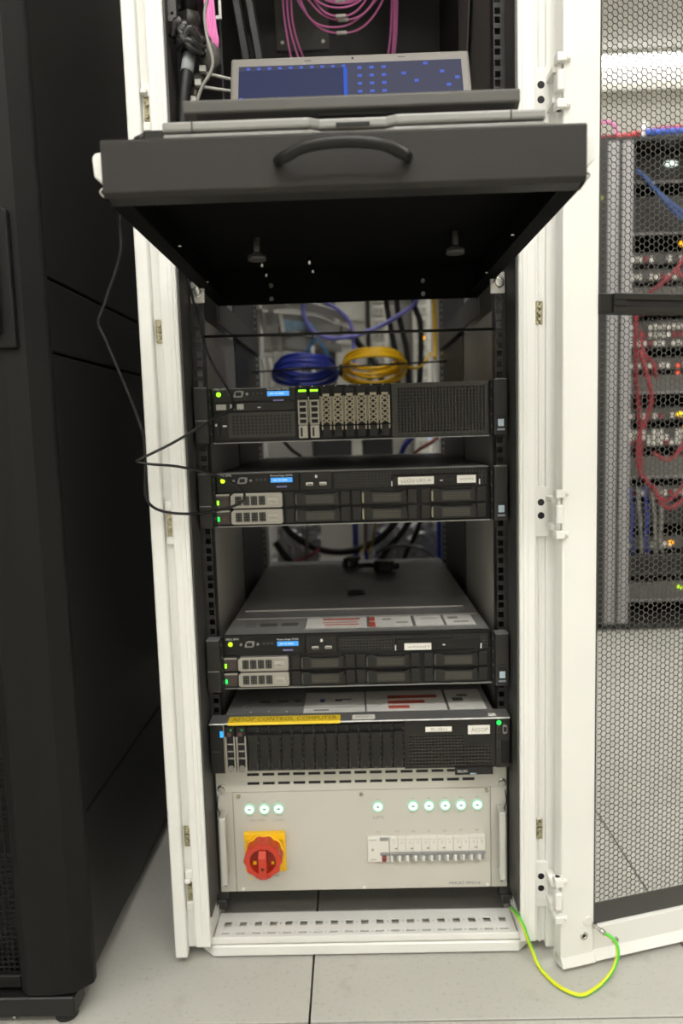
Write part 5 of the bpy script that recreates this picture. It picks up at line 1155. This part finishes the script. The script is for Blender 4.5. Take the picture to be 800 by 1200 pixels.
far_cable([(1.155, GY-.085, 1.815), (1.20, GY-.09, 1.760), (1.28, GY-.09, 1.670), (1.36, GY-.09, 1.60), (1.45, GY-.085, 1.52)], .008, mat('dim_blue_jacket', (0.02, 0.06, 0.20), 0.5), 'lower thick blue cable slanting across the far rack', 'blue_cable', 'blue cables in the far rack')
reds = [[(1.125, GY-.05, 1.275), (1.20, GY-.06, 1.285), (1.27, GY-.06, 1.290), (1.35, GY-.06, 1.33)], [(1.20, GY-.05, 1.36), (1.25, GY-.06, 1.395), (1.30, GY-.06, 1.44), (1.35, GY-.05, 1.52)], [(1.145, GY-.04, 1.30), (1.143, GY-.05, 1.15), (1.150, GY-.05, 1.00), (1.168, GY-.05, .80), (1.172, GY-.05, .62)], [(1.160, GY-.04, 1.21), (1.165, GY-.06, 1.12), (1.200, GY-.06, 1.08), (1.222, GY-.05, 1.02)], [(1.150, GY-.04, 1.13), (1.180, GY-.06, 1.00), (1.19, GY-.06, .93), (1.175, GY-.05, .86), (1.145, GY-.05, .78), (1.150, GY-.05, .66), (1.185, GY-.05, .61)], [(1.17, GY-.05, .62), (1.21, GY-.06, .56), (1.25, GY-.06, .535), (1.29, GY-.06, .56), (1.33, GY-.05, .61)], [(1.19, GY-.05, .60), (1.225, GY-.06, .52), (1.27, GY-.06, .51), (1.31, GY-.06, .55), (1.36, GY-.05, .64)], [(1.26, GY-.05, 1.42), (1.30, GY-.06, 1.37), (1.36, GY-.06, 1.30), (1.42, GY-.05, 1.25)], [(1.30, GY-.05, .78), (1.26, GY-.06, .72), (1.22, GY-.06, .70), (1.17, GY-.05, .73)]]
wd = ['level across the middle patch', 'rising from the middle patch', 'running straight down beside the inner post', 'hooking down below the cross bar', 'snaking beside the inner post', 'sagging shallow at the lower third', 'sagging deep at the lower third', 'slanting down below the amber light', 'curving left below the yellow light']
for k, p in enumerate(reds): far_cable([(q[0], q[1]-.019*k, q[2]) for q in p], .009 if k in (0, 2, 4) else .0075, REDC, 'dark red cable %s of the far rack' % wd[k], 'red_cable', 'red cables in the far rack')
for k in range(5):
    x = 1.150+.03*k; far_cable([(x, GY-.03, .58), (x+.005, GY-.05, .46), (x+.01*(k % 2), GY-.05, .36), (x+.02, GY-.03, .30)], .006, [BLUEC, CORDG, BLUEC, CORDG, CORDG][k], 'upright %s cable in the lower far rack, %s from the left' % (('blue', 'grey', 'blue', 'grey', 'grey')[k], ('first', 'second', 'third', 'fourth', 'fifth')[k]), 'patch_cable', 'upright patch cables low in the far rack')
# cables running along the top of the far rack
tops = [((.97, 1.955), (1.04, 1.955), (1.10, 1.958), (1.16, 1.962), REDC, 'dark red', .012), ((1.06, 1.949), (1.15, 1.960), (1.30, 1.976), (1.72, 1.970), mat('bright_red_jacket', (0.55, 0.05, 0.06), 0.4), 'bright red', .012), ((1.16, 1.953), (1.25, 1.955), (1.42, 1.955), (1.72, 1.95), mat('royal_blue_jacket', (0.04, 0.12, 0.60), 0.4), 'royal blue', .013), ((.97, 1.952), (1.02, 1.951), (1.05, 1.950), (1.10, 1.948), PERI, 'violet', .010)]
for k, (a, b_, c_, d_, m, nm, r_) in enumerate(tops):
    far_cable([(q[0], FY+(.06, .045, .016, .09)[k], q[1]) for q in (a, b_, c_, d_)], r_, m, '%s cable lying along the top of the far rack' % nm, 'top_cable', 'cables on top of the far rack')
far_cable([(.968, FY+.05, 1.955), (.985, FY+.05, 1.995), (1.02, FY+.05, 2.010), (1.055, FY+.05, 1.995), (1.065, FY+.05, 1.96)], .006, PINK, 'thin pink cable looping up on top of the far rack', 'top_cable')
tag(MB((1.12, FY+.05, 1.937)).box(1.150, 1.172, FY+.02, FY+.05, 1.936, 2.000).build('white_plug', WHITE2, bevel=0.004), 'white plug standing among the cables on top of the far rack', 'plug')

# ------------------------------------------------------------------ fit the lettering
bpy.context.view_layer.update()
dg = bpy.context.evaluated_depsgraph_get()
for o, wd_, hd_ in TEXTS:
    me = bpy.data.meshes.new_from_object(o.evaluated_get(dg))
    if not len(me.vertices): continue
    xs = [v.co.x for v in me.vertices]; ys = [v.co.y for v in me.vertices]
    cx_, cy2, sx_, sy_ = (min(xs)+max(xs))/2, (min(ys)+max(ys))/2, wd_/(max(xs)-min(xs)), hd_/(max(ys)-min(ys))
    for v in me.vertices: v.co.x = (v.co.x-cx_)*sx_; v.co.y = (v.co.y-cy2)*sy_
    nm, par, loc, rot = o.name, o.parent, o.location.copy(), o.rotation_euler.copy()
    bpy.data.objects.remove(o); me.name = nm
    m_ = bpy.data.objects.new(nm, me); C.objects.link(m_); m_.parent = par; m_.location = loc; m_.rotation_euler = rot
